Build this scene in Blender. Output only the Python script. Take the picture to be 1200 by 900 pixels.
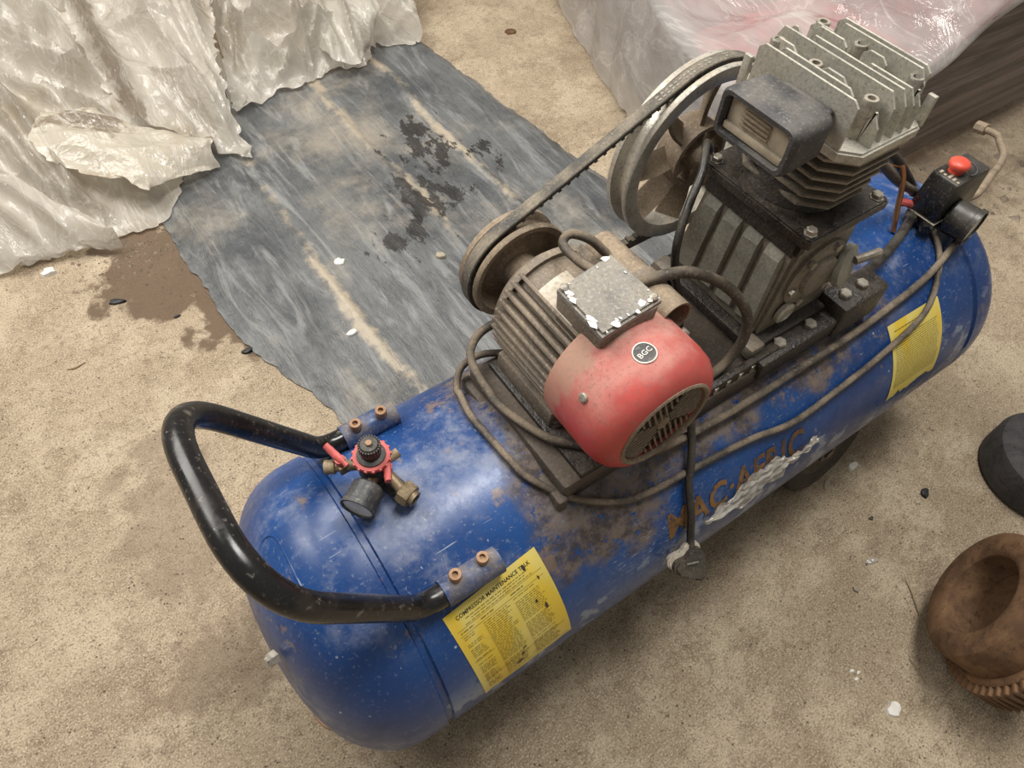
import bpy, bmesh, math, random
from math import sin, cos, pi, radians, sqrt, atan2, hypot
from mathutils import Vector, Matrix, noise as mn
random.seed(7)
for o in list(bpy.data.objects): bpy.data.objects.remove(o, do_unlink=True)
SC = bpy.context.scene
COL = SC.collection
H = 0.275            # height of the tank axis above the floor
# ------------------------------------------------------------------ camera
cd = bpy.data.cameras.new('camera'); cd.sensor_width = 36.0; cd.lens = 847.95/1200*36; cd.clip_start = 0.02
cam = bpy.data.objects.new('camera', cd); COL.objects.link(cam)
cam.location = (-0.0596, -0.3644, 0.9556+H); cam.rotation_euler = (0.6194, -0.0452, -0.6057)
SC.camera = cam
# ------------------------------------------------------------------ light
wd = bpy.data.worlds.new('world'); SC.world = wd; wd.use_nodes = True
bg = wd.node_tree.nodes['Background']; bg.inputs[0].default_value = (1.0, 0.955, 0.87, 1); bg.inputs[1].default_value = 0.25
def area(name, loc, target, size, power, col):
    l = bpy.data.lights.new(name, 'AREA'); l.shape = 'RECTANGLE'; l.size, l.size_y = size; l.energy = power; l.color = col
    o = bpy.data.objects.new(name, l); COL.objects.link(o); o.location = loc
    o.rotation_euler = (Vector(target)-Vector(loc)).to_track_quat('-Z', 'Y').to_euler(); return o
area('roof_light', (-0.6, 1.9, 2.8), (0.1, 0.5, 0), (2.4, 1.5), 112, (1.0, 0.96, 0.90))
area('roof_strip_light', (1.1, 0.15, 3.5), (0.55, -0.1, 0), (0.8, 1.6), 92, (1.0, 0.97, 0.92))
SC.view_settings.view_transform = 'Standard'; SC.view_settings.look = 'None'
SC.view_settings.exposure = -0.1; SC.view_settings.gamma = 1.0; SC.view_settings.use_curve_mapping = False

# ------------------------------------------------------------------ node helper
class N:
    def __init__(s, name):
        s.m = bpy.data.materials.new(name); s.m.use_nodes = True; s.t = s.m.node_tree; s.t.nodes.clear()
        s.out = s.n('ShaderNodeOutputMaterial'); s.tc = s.n('ShaderNodeTexCoord').outputs['Object']
    def n(s, typ, **kw):
        x = s.t.nodes.new(typ)
        for k, v in kw.items(): setattr(x, k, v)
        return x
    def put(s, sock, v):
        if hasattr(v, 'is_linked') or hasattr(v, 'links'): s.t.links.new(v, sock)
        else:
            if isinstance(v, (tuple, list)) and len(v) == 3 and sock.type == 'RGBA': v = (*v, 1)
            sock.default_value = v
    def scale(s, v, vec=None):
        x = s.n('ShaderNodeMapping'); s.put(x.inputs['Vector'], vec if vec is not None else s.tc); x.inputs['Scale'].default_value = v; return x.outputs[0]
    def rotscale(s, rot, v, vec=None):
        x = s.n('ShaderNodeMapping'); s.put(x.inputs['Vector'], vec if vec is not None else s.tc); x.inputs['Rotation'].default_value = rot; x.inputs['Scale'].default_value = v; return x.outputs[0]
    def noise(s, sc, det=4, vec=None, rough=.55, dist=0):
        x = s.n('ShaderNodeTexNoise'); s.put(x.inputs['Vector'], vec if vec is not None else s.tc)
        x.inputs['Scale'].default_value = sc; x.inputs['Detail'].default_value = det; x.inputs['Roughness'].default_value = rough; x.inputs['Distortion'].default_value = dist
        return x.outputs['Fac']
    def vor(s, sc, vec=None, feat='F1'):
        x = s.n('ShaderNodeTexVoronoi', feature=feat); s.put(x.inputs['Vector'], vec if vec is not None else s.tc); x.inputs['Scale'].default_value = sc
        return x.outputs['Distance']
    def mr(s, v, a, b, c=0., d=1., smooth=True):
        x = s.n('ShaderNodeMapRange'); x.interpolation_type = 'SMOOTHSTEP' if smooth else 'LINEAR'
        s.put(x.inputs['Value'], v)
        for i, k in zip(('From Min', 'From Max', 'To Min', 'To Max'), (a, b, c, d)): s.put(x.inputs[i], k)
        return x.outputs[0]
    def ma(s, op, a, b=0., clamp=False):
        x = s.n('ShaderNodeMath', operation=op, use_clamp=clamp); s.put(x.inputs[0], a); s.put(x.inputs[1], b); return x.outputs[0]
    def mix(s, f, a, b):
        x = s.n('ShaderNodeMix', data_type='RGBA'); s.put(x.inputs[0], f); s.put(x.inputs[6], a); s.put(x.inputs[7], b); return x.outputs[2]
    def xyz(s):
        x = s.n('ShaderNodeSeparateXYZ'); s.put(x.inputs[0], s.tc); return x.outputs
    def nz(s):
        g = s.n('ShaderNodeNewGeometry'); x = s.n('ShaderNodeSeparateXYZ'); s.put(x.inputs[0], g.outputs['Normal']); return x.outputs[2]
    def bump(s, h, st=.3, d=.002):
        x = s.n('ShaderNodeBump'); s.put(x.inputs['Height'], h); x.inputs['Strength'].default_value = st; x.inputs['Distance'].default_value = d; return x.outputs[0]
    def bsdf(s, color, rough=.5, metal=0., bump=None, **kw):
        x = s.n('ShaderNodeBsdfPrincipled'); s.put(x.inputs['Base Color'], color); s.put(x.inputs['Roughness'], rough); s.put(x.inputs['Metallic'], metal)
        if bump is not None: s.put(x.inputs['Normal'], bump)
        for k, v in kw.items(): s.put(x.inputs[k.replace('_', ' ')], v)
        s.t.links.new(x.outputs[0], s.out.inputs[0]); return x

def grimy(name, base, dust=(.33, .27, .2), dust_amt=.5, grime=(.02, .017, .014), grime_amt=.4, rough=.5, metal=0., sc=20, bump=.3, spec=None):
    a = N(name)
    n1 = a.noise(sc, 6); n2 = a.noise(sc*4, 4); up = a.mr(a.nz(), -.1, .9, .12, 1)
    d = a.ma('MULTIPLY', a.mr(n1, .32, .66), up); d = a.ma('MULTIPLY', d, dust_amt*1.25, True)
    g = a.ma('MULTIPLY', a.mr(a.noise(sc*.7, 5, a.scale((1.3, .8, 1.1))), .45, .7), grime_amt)
    c = a.mix(g, base, grime); c = a.mix(d, c, dust)
    c = a.mix(a.mr(n2, .3, .75, 0, .22), c, (base[0]*.4, base[1]*.4, base[2]*.4))
    n3 = a.noise(260, 4, rough=.75); c = a.mix(a.mr(n3, .53, .66, 0, .55), c, tuple(v*.35 for v in dust)); c = a.mix(a.mr(n3, .46, .34, 0, .45), c, tuple(min(1, v*1.5) for v in dust) if dust_amt > .3 else base)
    r = a.ma('ADD', a.mr(n1, .2, .8, -.12, .15), a.ma('ADD', rough, a.ma('MULTIPLY', d, .35)), True)
    mt = a.ma('MULTIPLY', metal, a.ma('SUBTRACT', 1., d, True))
    a.bsdf(c, r, mt, a.bump(a.ma('ADD', n2, a.ma('MULTIPLY', n3, .5)), bump*1.4, .0018)); return a.m

def flat(name, col, rough=.5, metal=0., nsc=60, var=.25):
    a = N(name); n = a.noise(nsc, 4)
    c = a.mix(a.mr(n, .3, .7, 0, 1), col, tuple(x*(1-var) for x in col)); a.bsdf(c, rough, metal, a.bump(n, .15, .001)); return a.m

# ------------------------------------------------------------------ materials
def mat_concrete():
    a = N('concrete')
    big = a.noise(1.3, 5); mid = a.noise(6, 8, rough=.7); fine = a.noise(70, 9, rough=.85); vf = a.noise(330, 3, rough=.7)
    c = a.mix(a.mr(big, .35, .68), (.45, .355, .245), (.35, .27, .18))
    c = a.mix(a.mr(mid, .44, .62, 0, .85), c, (.56, .46, .325))
    c = a.mix(a.mr(a.noise(3.1, 10, a.scale((1, 1.4, 1)), .78), .53, .62, 0, .62), c, (.225, .16, .10))
    c = a.mix(a.mr(a.noise(13, 10, rough=.8), .53, .60, 0, .5), c, (.25, .18, .115))
    c = a.mix(a.mr(fine, .52, .61, 0, .7), c, (.17, .12, .075))
    c = a.mix(a.mr(fine, .47, .36, 0, .4), c, (.64, .53, .39))
    c = a.mix(a.mr(vf, .54, .64, 0, .75), c, (.70, .60, .46))
    c = a.mix(a.mr(vf, .46, .36, 0, .8), c, (.13, .092, .06))
    pit = a.mr(a.vor(95), .0, .22, 1, 0); pm = a.mr(a.noise(22, 4), .52, .60)
    pits = a.ma('MULTIPLY', pit, pm)
    c = a.mix(a.ma('MULTIPLY', pits, .85), c, (.06, .042, .03))
    # damp oily stain beside the sheet
    x, y, z = a.xyz()
    dx = a.ma('DIVIDE', a.ma('SUBTRACT', x, .0), .17); dy = a.ma('DIVIDE', a.ma('SUBTRACT', y, 1.04), .2)
    sh = a.ma('ADD', a.ma('MULTIPLY', x, 1.), 0.)
    d1 = a.ma('SQRT', a.ma('ADD', a.ma('MULTIPLY', dx, dx), a.ma('MULTIPLY', dy, dy)))
    dx2 = a.ma('DIVIDE', a.ma('SUBTRACT', x, .07), .07); dy2 = a.ma('DIVIDE', a.ma('SUBTRACT', y, .85), .17)
    d2 = a.ma('SQRT', a.ma('ADD', a.ma('MULTIPLY', dx2, dx2), a.ma('MULTIPLY', dy2, dy2)))
    dd = a.ma('ADD', a.ma('MINIMUM', d1, d2), a.mr(a.noise(11, 6), .2, .8, -.55, .55))
    wet = a.mr(dd, .8, 1.02, 1, 0)
    c = a.mix(a.ma('MULTIPLY', wet, .88), c, (.125, .078, .045))
    # fainter oil marks beside the tank
    for cx, cy, rx, ry, k in ((-.2, .42, .10, .2, .45), (-.2, .12, .13, .08, .5), (1.7, .25, .5, .16, .55)):
        ex = a.ma('DIVIDE', a.ma('SUBTRACT', x, cx), rx); ey = a.ma('DIVIDE', a.ma('SUBTRACT', y, cy), ry)
        e = a.ma('ADD', a.ma('SQRT', a.ma('ADD', a.ma('MULTIPLY', ex, ex), a.ma('MULTIPLY', ey, ey))), a.mr(a.noise(14, 6), .2, .8, -.7, .7))
        c = a.mix(a.mr(e, .5, 1.1, k, 0), c, (.2, .14, .095))
    h = a.ma('ADD', a.ma('MULTIPLY', fine, .6), a.ma('ADD', a.ma('MULTIPLY', vf, .35), a.ma('ADD', a.ma('MULTIPLY', mid, 1.2), a.ma('MULTIPLY', pits, -1.2))))
    a.bsdf(c, a.mr(wet, 0, 1, .9, .75), 0, a.bump(h, .8, .005)); return a.m

def mat_tank():
    a = N('blue_tank_paint'); x, y, z = a.xyz()
    n = a.noise(9, 7, rough=.65); nf = a.noise(42, 6, rough=.7)
    blue = a.mix(a.mr(a.noise(5, 3), .35, .7), (.009, .043, .165), (.014, .072, .25))
    blue = a.mix(a.mr(nf, .5, .8, 0, .5), blue, (.006, .025, .10))
    # old brown dirt and oil baked around the motor and pump
    nn = a.mr(n, .25, .75, -1, 1, False)
    mx = a.ma('MULTIPLY', a.mr(a.ma('ADD', x, a.ma('MULTIPLY', nn, .05)), .185, .235), a.mr(a.ma('ADD', x, a.ma('MULTIPLY', nn, .05)), .80, .87, 1, 0))
    zl = a.mr(x, .33, .43, .105, .145)
    mz = a.mr(a.ma('SUBTRACT', a.ma('ADD', z, a.ma('MULTIPLY', nn, .045)), zl), -.012, .02)
    nvf = a.noise(150, 6, rough=.8)
    dirt = a.ma('MULTIPLY', a.ma('MULTIPLY', mx, mz), a.mr(a.ma('ADD', nf, a.ma('MULTIPLY', a.ma('SUBTRACT', nvf, .5), .8)), .34, .44))
    dc = a.mix(a.mr(a.noise(30, 7, rough=.75), .40, .60), (.06, .042, .03), (.20, .15, .11)); dc = a.mix(a.mr(nvf, .52, .66, 0, .6), dc, (.04, .03, .022))
    c = a.mix(a.ma('MULTIPLY', dirt, .93), blue, dc)
    # pale dust on top, with part of the overhead glare painted in
    nz_ = a.mr(z, .12, .2); dust_glare = a.ma('MULTIPLY', a.mr(a.noise(13, 8, rough=.72), .46, .7), nz_)
    c = a.mix(a.ma('MULTIPLY', dust_glare, .5), c, (.36, .38, .42))
    c = a.mix(a.ma('MULTIPLY', a.mr(nvf, .57, .66), a.mr(z, .02, .19, .05, .45)), c, (.34, .36, .40))
    fs = a.ma('MULTIPLY', a.mr(a.noise(95, 7, a.rotscale((.5, .2, .6), (1, 3, 3)), .8), .55, .62), a.ma('MULTIPLY', a.mr(x, .22, .3), a.mr(x, .5, .42)))
    c = a.mix(a.ma('MULTIPLY', a.ma('MULTIPLY', fs, a.mr(z, .02, .06)), a.mr(z, .14, .09, 0, .75)), c, (.33, .40, .50))
    # brown rust blooms
    rs = a.ma('MULTIPLY', a.mr(a.noise(19, 7, rough=.7), .60, .68), a.mr(z, .05, .14))
    c = a.mix(a.ma('MULTIPLY', rs, .75), c, (.23, .16, .11))
    # scuffed grey-white patches low on the flank
    sc = a.ma('MULTIPLY', a.mr(a.noise(14, 8, rough=.68), .555, .60), a.mr(a.ma('ADD', z, a.ma('MULTIPLY', x, -.06)), .085, .01))
    c = a.mix(a.ma('MULTIPLY', sc, .6), c, (.36, .42, .50))
    # chips and fine scratches
    sp = a.mr(a.vor(38), .05, .075, 1, 0); sp = a.ma('MULTIPLY', sp, a.mr(a.noise(15, 2), .52, .6))
    c = a.mix(a.ma('MULTIPLY', sp, .75), c, (.55, .6, .66))
    s1 = a.mr(a.noise(40, 2, a.rotscale((.4, .3, .5), (.4, 9, 5))), .735, .76); s2 = a.mr(a.noise(34, 2, a.rotscale((-.5, .9, -.3), (7, .4, 7))), .735, .76)
    c = a.mix(a.ma('MULTIPLY', a.ma('MAXIMUM', s1, s2), .5), c, (.5, .55, .6))
    r = a.ma('ADD', a.mr(nf, .3, .75, .24, .42), a.ma('MULTIPLY', a.ma('ADD', dirt, a.ma('MULTIPLY', dust_glare, .4)), .35), True)
    h = a.ma('ADD', a.ma('MULTIPLY', nf, .4), a.ma('MULTIPLY', dirt, .5))
    a.bsdf(c, r, 0, a.bump(a.ma('ADD', h, a.ma('MULTIPLY', nvf, .4)), .22, .001)); return a.m

def mat_blackpaint():
    a = N('black_tube_paint'); n = a.noise(30, 6, rough=.7); s = a.mr(a.noise(28, 4, a.scale((1, 3, 2))), .62, .72)
    c = a.mix(a.ma('MULTIPLY', s, .4), (.012, .011, .011), (.28, .25, .21))
    c = a.mix(a.mr(n, .5, .75, 0, .25), c, (.10, .08, .06))
    c = a.mix(a.mr(a.noise(120, 7, rough=.8), .58, .66, 0, .5), c, (.30, .27, .23)); c = a.mix(a.mr(a.vor(60), .04, .07, .5, 0), c, (.4, .38, .34))
    a.bsdf(c, a.mr(n, .3, .7, .16, .36), 0, a.bump(n, .1, .001)); return a.m

def mat_red():
    a = N('dusty_red_cowl'); x, y, z = a.xyz(); n = a.noise(35, 7, rough=.7); up = a.mr(a.nz(), -.2, .75)
    c = a.mix(a.mr(a.noise(12, 4), .3, .7), (.42, .03, .028), (.58, .055, .05))
    back = a.mr(a.ma('ADD', y, a.mr(a.noise(16, 4), .2, .8, -.03, .03)), -.125, -.06)
    d = a.ma('MULTIPLY', a.ma('MULTIPLY', a.mr(n, .22, .62, .45, 1), up), a.mr(back, 0, 1, .25, 1))
    c = a.mix(a.ma('MULTIPLY', d, .74), c, (.60, .34, .28))
    c = a.mix(a.mr(a.noise(230, 4, rough=.75), .53, .64, 0, .5), c, (.26, .12, .10))
    c = a.mix(a.ma('MULTIPLY', a.mr(a.ma('ADD', y, a.mr(n, .2, .8, -.02, .02)), -.06, -.035), .55), c, (.38, .29, .2))
    c = a.mix(a.mr(a.noise(60, 5, rough=.75), .58, .72, 0, .6), c, (.30, .19, .14))
    a.bsdf(c, a.mr(d, 0, 1, .42, .85), 0, a.bump(n, .2, .001)); return a.m

def mat_letter():
    a = N('worn_orange_paint'); n = a.noise(45, 7, rough=.72)
    p = a.bsdf(a.mix(a.mr(a.noise(20, 4), .35, .65), (.13, .066, .022), (.27, .14, .045)), .6)
    t = a.n('ShaderNodeBsdfTransparent'); m = a.n('ShaderNodeMixShader'); a.put(m.inputs[0], a.mr(n, .50, .56, .95, .08))
    a.t.links.new(p.outputs[0], m.inputs[1]); a.t.links.new(t.outputs[0], m.inputs[2])
    m.inputs[0].default_value = 0
    f = a.mr(n, .50, .64, .05, .95); a.t.links.new(f, m.inputs[0]); a.t.links.new(m.outputs[0], a.out.inputs[0]); return a.m

def mat_label():
    a = N('yellow_label_vinyl'); x, y, z = a.xyz()
    c = a.mix(a.mr(a.noise(14, 4), .3, .7), (.74, .60, .12), (.80, .66, .20))
    c = a.mix(a.mr(a.noise(9, 3, a.scale((1.6, .5, .5))), .55, .66, 0, .7), c, (.80, .53, .015))
    c = a.mix(a.mr(a.noise(34, 6, rough=.7), .60, .7, 0, .55), c, (.45, .36, .14))
    a.bsdf(c, .45, 0, a.bump(a.noise(60, 3), .1, .001)); return a.m

def mat_film(name, col, dirt, alpha=.8, rough=.28, dirt_at=(.5, .7), sc=5, bmp=.35, stains=(), ck=.35):
    a = N(name); n = a.noise(sc, 7, rough=.65); n2 = a.noise(sc*5, 5, a.scale((1, .5, 1)))
    c = a.mix(a.mr(n, dirt_at[0], dirt_at[1], 0, .8), col, dirt)
    c = a.mix(a.mr(n2, .55, .8, 0, .3), c, dirt)
    if stains:
        x, y, z = a.xyz(); wob = a.mr(a.noise(16, 8, rough=.75), .2, .8, -1, 1)
        for (ax_, ay_, bx_, by_, w_, k_) in stains:
            L_ = hypot(bx_-ax_, by_-ay_); ux, uy = (bx_-ax_)/L_, (by_-ay_)/L_
            px, py = a.ma('SUBTRACT', x, ax_), a.ma('SUBTRACT', y, ay_)
            t_ = a.ma('ADD', a.ma('MULTIPLY', px, ux), a.ma('MULTIPLY', py, uy)); q_ = a.ma('SUBTRACT', a.ma('MULTIPLY', px, uy), a.ma('MULTIPLY', py, ux))
            ov = a.ma('MAXIMUM', a.ma('MULTIPLY', t_, -1.), a.ma('SUBTRACT', t_, L_)); d_ = a.ma('MAXIMUM', a.ma('ABSOLUTE', q_), ov)
            c = a.mix(a.mr(a.ma('ADD', d_, a.ma('MULTIPLY', wob, w_*.9)), w_*.35, w_, k_, 0), c, (.23, .17, .115))
    cre = a.mr(a.ma('ABSOLUTE', a.ma('SUBTRACT', a.noise(sc*1.6, 4, a.rotscale((0, 0, .9), (2.0, .35, 1)), .6, .7), .5)), 0, .022, 1, 0)
    c = a.mix(a.ma('MULTIPLY', cre, ck), c, (.88, .85, .80))
    p = a.bsdf(c, a.mr(n2, .3, .7, rough*.7, rough*1.4), 0, a.bump(a.ma('ADD', a.mr(a.ma('ABSOLUTE', a.ma('SUBTRACT', a.noise(sc*2.6, 4, a.rotscale((0, 0, .5), (1.5, .6, 1)), dist=1.2), .5)), 0, .06, 1, 0), a.ma('MULTIPLY', a.mr(a.ma('ABSOLUTE', a.ma('SUBTRACT', a.noise(sc*5, 4, a.rotscale((0, 0, -.7), (1.6, .6, 1)), dist=1.5), .5)), 0, .05, 1, 0), .5)), bmp, .006), Specular_IOR_Level=.7)
    tl = a.n('ShaderNodeBsdfTranslucent'); a.put(tl.inputs[0], c)
    tr = a.n('ShaderNodeBsdfTransparent'); tr.inputs[0].default_value = (.97, .95, .92, 1)
    m1 = a.n('ShaderNodeMixShader'); m1.inputs[0].default_value = .28
    a.t.links.new(p.outputs[0], m1.inputs[1]); a.t.links.new(tl.outputs[0], m1.inputs[2])
    m2 = a.n('ShaderNodeMixShader'); a.put(m2.inputs[0], a.ma('ADD', a.mr(n2, .3, .7, alpha-.12, min(1, alpha+.05)), a.ma('MULTIPLY', cre, (1-alpha)*ck*1.6), True))
    a.t.links.new(tr.outputs[0], m2.inputs[1]); a.t.links.new(m1.outputs[0], m2.inputs[2]); a.t.links.new(m2.outputs[0], a.out.inputs[0]); return a.m

def mat_sheet():
    a = N('dark_grey_polythene'); x, y, z = a.xyz(); n = a.noise(4, 8, rough=.68); st = a.noise(9, 8, a.rotscale((0, 0, .35), (2.4, .35, 1)), .7, 1.2)
    c = a.mix(a.mr(n, .35, .65), (.065, .07, .075), (.155, .16, .16))
    c = a.mix(a.mr(st, .48, .68, 0, .55), c, (.36, .36, .35))  # pale streaks: reflections off the wrinkles painted into the colour
    c = a.mix(a.mr(a.noise(60, 8, a.rotscale((0, 0, .35), (2., .5, 1)), .82), .53, .62, 0, .5), c, (.05, .05, .05))
    # tan dust caught along the raised seams
    seam = None
    for sx in (.30, .60, .80):
        d = a.ma('ABSOLUTE', a.ma('SUBTRACT', a.ma('ADD', x, a.mr(n, .2, .8, -.03, .03)), sx)); k = a.mr(d, .004, .022, 1, 0)
        seam = k if seam is None else a.ma('MAXIMUM', seam, k)
    c = a.mix(a.ma('MULTIPLY', seam, a.mr(a.noise(5, 6, rough=.7), .42, .58, .0, .8)), c, (.50, .42, .31))
    c = a.mix(a.ma('MULTIPLY', a.mr(a.noise(2.6, 8, rough=.7), .48, .68), .6), c, (.44, .38, .30))
    # spilt black oil
    for cx, cy, rx, ry in ((.73, 1.08, .12, .2), (.62, .9, .12, .16), (.86, .98, .06, .1), (.5, .8, .1, .08)):
        ex = a.ma('DIVIDE', a.ma('SUBTRACT', x, cx), rx); ey = a.ma('DIVIDE', a.ma('SUBTRACT', y, cy), ry)
        e = a.ma('ADD', a.ma('SQRT', a.ma('ADD', a.ma('MULTIPLY', ex, ex), a.ma('MULTIPLY', ey, ey))), a.mr(a.noise(15, 7, a.rotscale((0, 0, -.5), (1.5, .8, 1)), .7), .25, .75, -.9, .9))
        c = a.mix(a.mr(e, .30, .42, .88, 0), c, (.022, .019, .017))
    h = a.ma('ADD', a.ma('MULTIPLY', st, 1.), a.ma('MULTIPLY', a.noise(38, 6, a.rotscale((0, 0, .6), (1.6, .5, 1)), .65, 2.), .35))
    a.bsdf(c, a.mr(st, .3, .7, .24, .42), 0, a.bump(h, .7, .007), Specular_IOR_Level=.55); return a.m

def mat_wrap():
    a = N('dark_stretch_wrap'); s = a.noise(5, 7, a.rotscale((0, -.12, 0), (.35, .35, 8)), .62); x, y, z = a.xyz()
    c = a.mix(a.mr(s, .35, .68), (.045, .036, .036), (.20, .155, .155))
    c = a.mix(a.mr(a.noise(2.5, 4), .5, .7, 0, .5), c, (.17, .09, .085))
    a.bsdf(c, .27, 0, a.bump(s, .8, .012)); return a.m

def mat_rust(name, c1, c2, rough=.8):
    a = N(name); n = a.noise(16, 8, rough=.7); f = a.noise(90, 6, rough=.75)
    c = a.mix(a.mr(n, .35, .65), c1, c2); c = a.mix(a.mr(f, .5, .7, 0, .7), c, tuple(v*.3 for v in c1))
    a.bsdf(c, rough, .25, a.bump(a.ma('ADD', f, n), .5, .002)); return a.m

M = dict(
 concrete=mat_concrete(), tank=mat_tank(), black=mat_blackpaint(), red=mat_red(), letter=mat_letter(), label=mat_label(),
 film=mat_film('milky_plastic_film', (.68, .64, .565), (.43, .355, .26), .83, .15, (.50, .70), 4, .2),
 film_b=mat_film('stained_plastic_film', (.72, .66, .55), (.46, .35, .23), .92, .16, (.55, .75), 4, .2, ((-.02, 1.47, .03, 1.43, .055, .8),)),
 film_c=mat_film('creased_plastic_film', (.69, .645, .565), (.42, .345, .25), .86, .15, (.5, .7), 4, .2, ((.150, 2.3, .128, 1.45, .026, .75), (.22, 1.6, .27, 1.35, .02, .4))),
 film2=mat_film('cloudy_plastic_film', (.80, .77, .74), (.62, .56, .52), .62, .12, (.55, .75), 3.2, .16, (), .22),
 sheet=mat_sheet(), wrap=mat_wrap(),
 alu=grimy('dusty_cast_aluminium', (.56, .545, .48), (.55, .49, .39), .38, (.06, .048, .036), .3, .42, .35, 30, .25),
 alu_dirty=grimy('greasy_cast_aluminium', (.25, .225, .185), (.30, .24, .17), .4, (.02, .016, .012), .65, .4, .3, 22, .3),
 panel=grimy('crankcase_grey_paint', (.28, .275, .235), (.33, .285, .215), .35, (.055, .046, .036), .5, .45, .1, 18, .2),
 grease=grimy('oily_black_grease', (.022, .019, .017), (.12, .095, .07), .4, (.006, .005, .005), .6, .3, 0, 40, .6),
 plate=grimy('oil_stained_brown_steel', (.075, .06, .05), (.17, .135, .10), .55, (.012, .010, .009), .5, .5, .1, 14, .25),
 motor=grimy('dusty_motor_iron', (.20, .165, .13), (.36, .29, .215), .6, (.05, .035, .025), .5, .6, .15, 30, .35),
 lid=grimy('flaking_lid_paint', (.26, .25, .23), (.42, .37, .30), .4, (.07, .06, .05), .5, .55, .1, 26, .3),
 flake=flat('white_flaked_paint', (.82, .80, .75), .7), iron=grimy('worn_pulley_iron', (.56, .54, .48), (.46, .38, .28), .4, (.12, .085, .055), .4, .36, .45, 26, .25),
 iron_d=grimy('brown_dusty_iron', (.24, .185, .13), (.42, .33, .235), .6, (.05, .035, .025), .4, .65, .15, 24, .3),
 belt=grimy('dusty_belt_rubber', (.055, .052, .048), (.30, .26, .20), .75, (.015, .014, .013), .3, .7, 0, 30, .2),
 cable=grimy('dusty_cable_rubber', (.05, .042, .035), (.25, .20, .145), .9, (.02, .017, .014), .3, .6, 0, 24, .2),
 cable_b=grimy('black_cable_rubber', (.014, .013, .013), (.10, .085, .065), .5, (.006, .006, .006), .2, .4, 0, 30, .15),
 rubber=grimy('grey_black_filter_plastic', (.035, .036, .042), (.20, .185, .165), .6, (.012, .012, .014), .3, .5, 0, 18, .25),
 plastic=grimy('black_switch_plastic', (.012, .012, .013), (.16, .14, .11), .35, (.006, .006, .006), .2, .3, 0, 20, .1),
 tyre=grimy('dusty_tyre_rubber', (.03, .027, .024), (.17, .14, .10), .45, (.01, .009, .008), .3, .7, 0, 25, .3),
 redplastic=flat('faded_red_plastic', (.62, .12, .11), .5), redknob=flat('bright_red_plastic', (.80, .10, .06), .4),
 brass=grimy('tarnished_brass', (.36, .26, .14), (.34, .28, .2), .4, (.06, .045, .03), .5, .4, .6, 40, .2),
 rustbolt=mat_rust('rusty_bolt_steel', (.30, .16, .08), (.42, .28, .18), .6), steel=grimy('plated_bolt_steel', (.50, .47, .41), (.36, .30, .22), .4, (.07, .055, .04), .4, .35, .7, 60, .2),
 rust=mat_rust('rusty_cast_iron', (.115, .062, .033), (.24, .135, .068)), darkdisc=mat_rust('dark_scaled_iron', (.045, .043, .045), (.085, .08, .08), .75),
 copper=flat('copper_tube_metal', (.50, .24, .12), .35, .8), glass=flat('gauge_dial_white', (.85, .85, .82), .3),
 ink2=flat('faded_print_ink', (.30, .23, .05), .6), ink=flat('black_print_ink', (.05, .045, .02), .6), white=flat('white_chip', (.82, .79, .72), .7), beige=flat('beige_filter_paper', (.42, .36, .27), .85),
 cream=grimy('cream_plug_plastic', (.62, .56, .46), (.4, .33, .25), .5, (.1, .08, .06), .3, .5, 0, 40, .2),
 redbag=flat('red_woven_sack', (.50, .03, .05), .6, 0, 25, .5), wood=flat('grey_pallet_wood', (.20, .15, .10), .85, 0, 12, .4),
 blackchip=flat('black_tar_flake', (.012, .012, .013), .5), grit=flat('tan_grit', (.40, .33, .25), .9, 0, 40, .5), straw=flat('dry_straw', (.38, .29, .17), .8),
 socket=grimy('grimy_blue_paint', (.016, .06, .19), (.24, .20, .16), .7, (.03, .028, .03), .5, .4, 0, 34, .25))

# ------------------------------------------------------------------ mesh helpers
def obj(name, bm, mat, parent=None, smooth=35, label=None, loc=(0, 0, 0)):
    me = bpy.data.meshes.new(name)
    bmesh.ops.recalc_face_normals(bm, faces=bm.faces[:])
    bm.to_mesh(bm and me); bm.free()
    me.materials.append(M[mat] if isinstance(mat, str) else mat)
    if smooth:
        for p in me.polygons: p.use_smooth = True
        me.set_sharp_from_angle(angle=radians(smooth))
    o = bpy.data.objects.new(name, me); COL.objects.link(o)
    if parent is not None: o.parent = parent
    o.location = loc
    if label: o['label'] = label
    return o
def tag(o, label, cat, group=None, kind=None):
    o['label'] = label; o['category'] = cat
    if group: o['group'] = group
    if kind: o['kind'] = kind
    return o
def empty(name, loc):
    o = bpy.data.objects.new(name, None); COL.objects.link(o); o.location = loc; o.empty_display_size = .05; return o
def box(bm, c, s, bev=0., rot=None, segs=2, taper=None):
    r = bmesh.ops.create_cube(bm, size=1.0); vs = r['verts']
    for v in vs:
        k = 1.
        if taper and v.co.z > 0: v.co.x *= taper[0]; v.co.y *= taper[1]
        v.co = Vector((v.co.x*s[0], v.co.y*s[1], v.co.z*s[2]))
    if bev:
        es = list({e for v in vs for e in v.link_edges}); q = bmesh.ops.bevel(bm, geom=es, offset=bev, segments=segs, affect='EDGES', profile=.5)
        vs = list({v for f in q['faces'] for v in f.verts} | {v for v in vs if v.is_valid})
    mt = Matrix.Translation(c) @ (rot.to_4x4() if rot is not None else Matrix())
    for v in vs: v.co = mt @ v.co
    return vs
def bb(x0, x1, y0, y1, z0, z1, bev=0., bm=None, **k):
    bm = bm or bmesh.new(); box(bm, ((x0+x1)/2, (y0+y1)/2, (z0+z1)/2), (x1-x0, y1-y0, z1-z0), bev, **k); return bm
def frame_of(d):
    d = Vector(d).normalized(); u = d.orthogonal().normalized(); return u, d.cross(u), d
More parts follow.
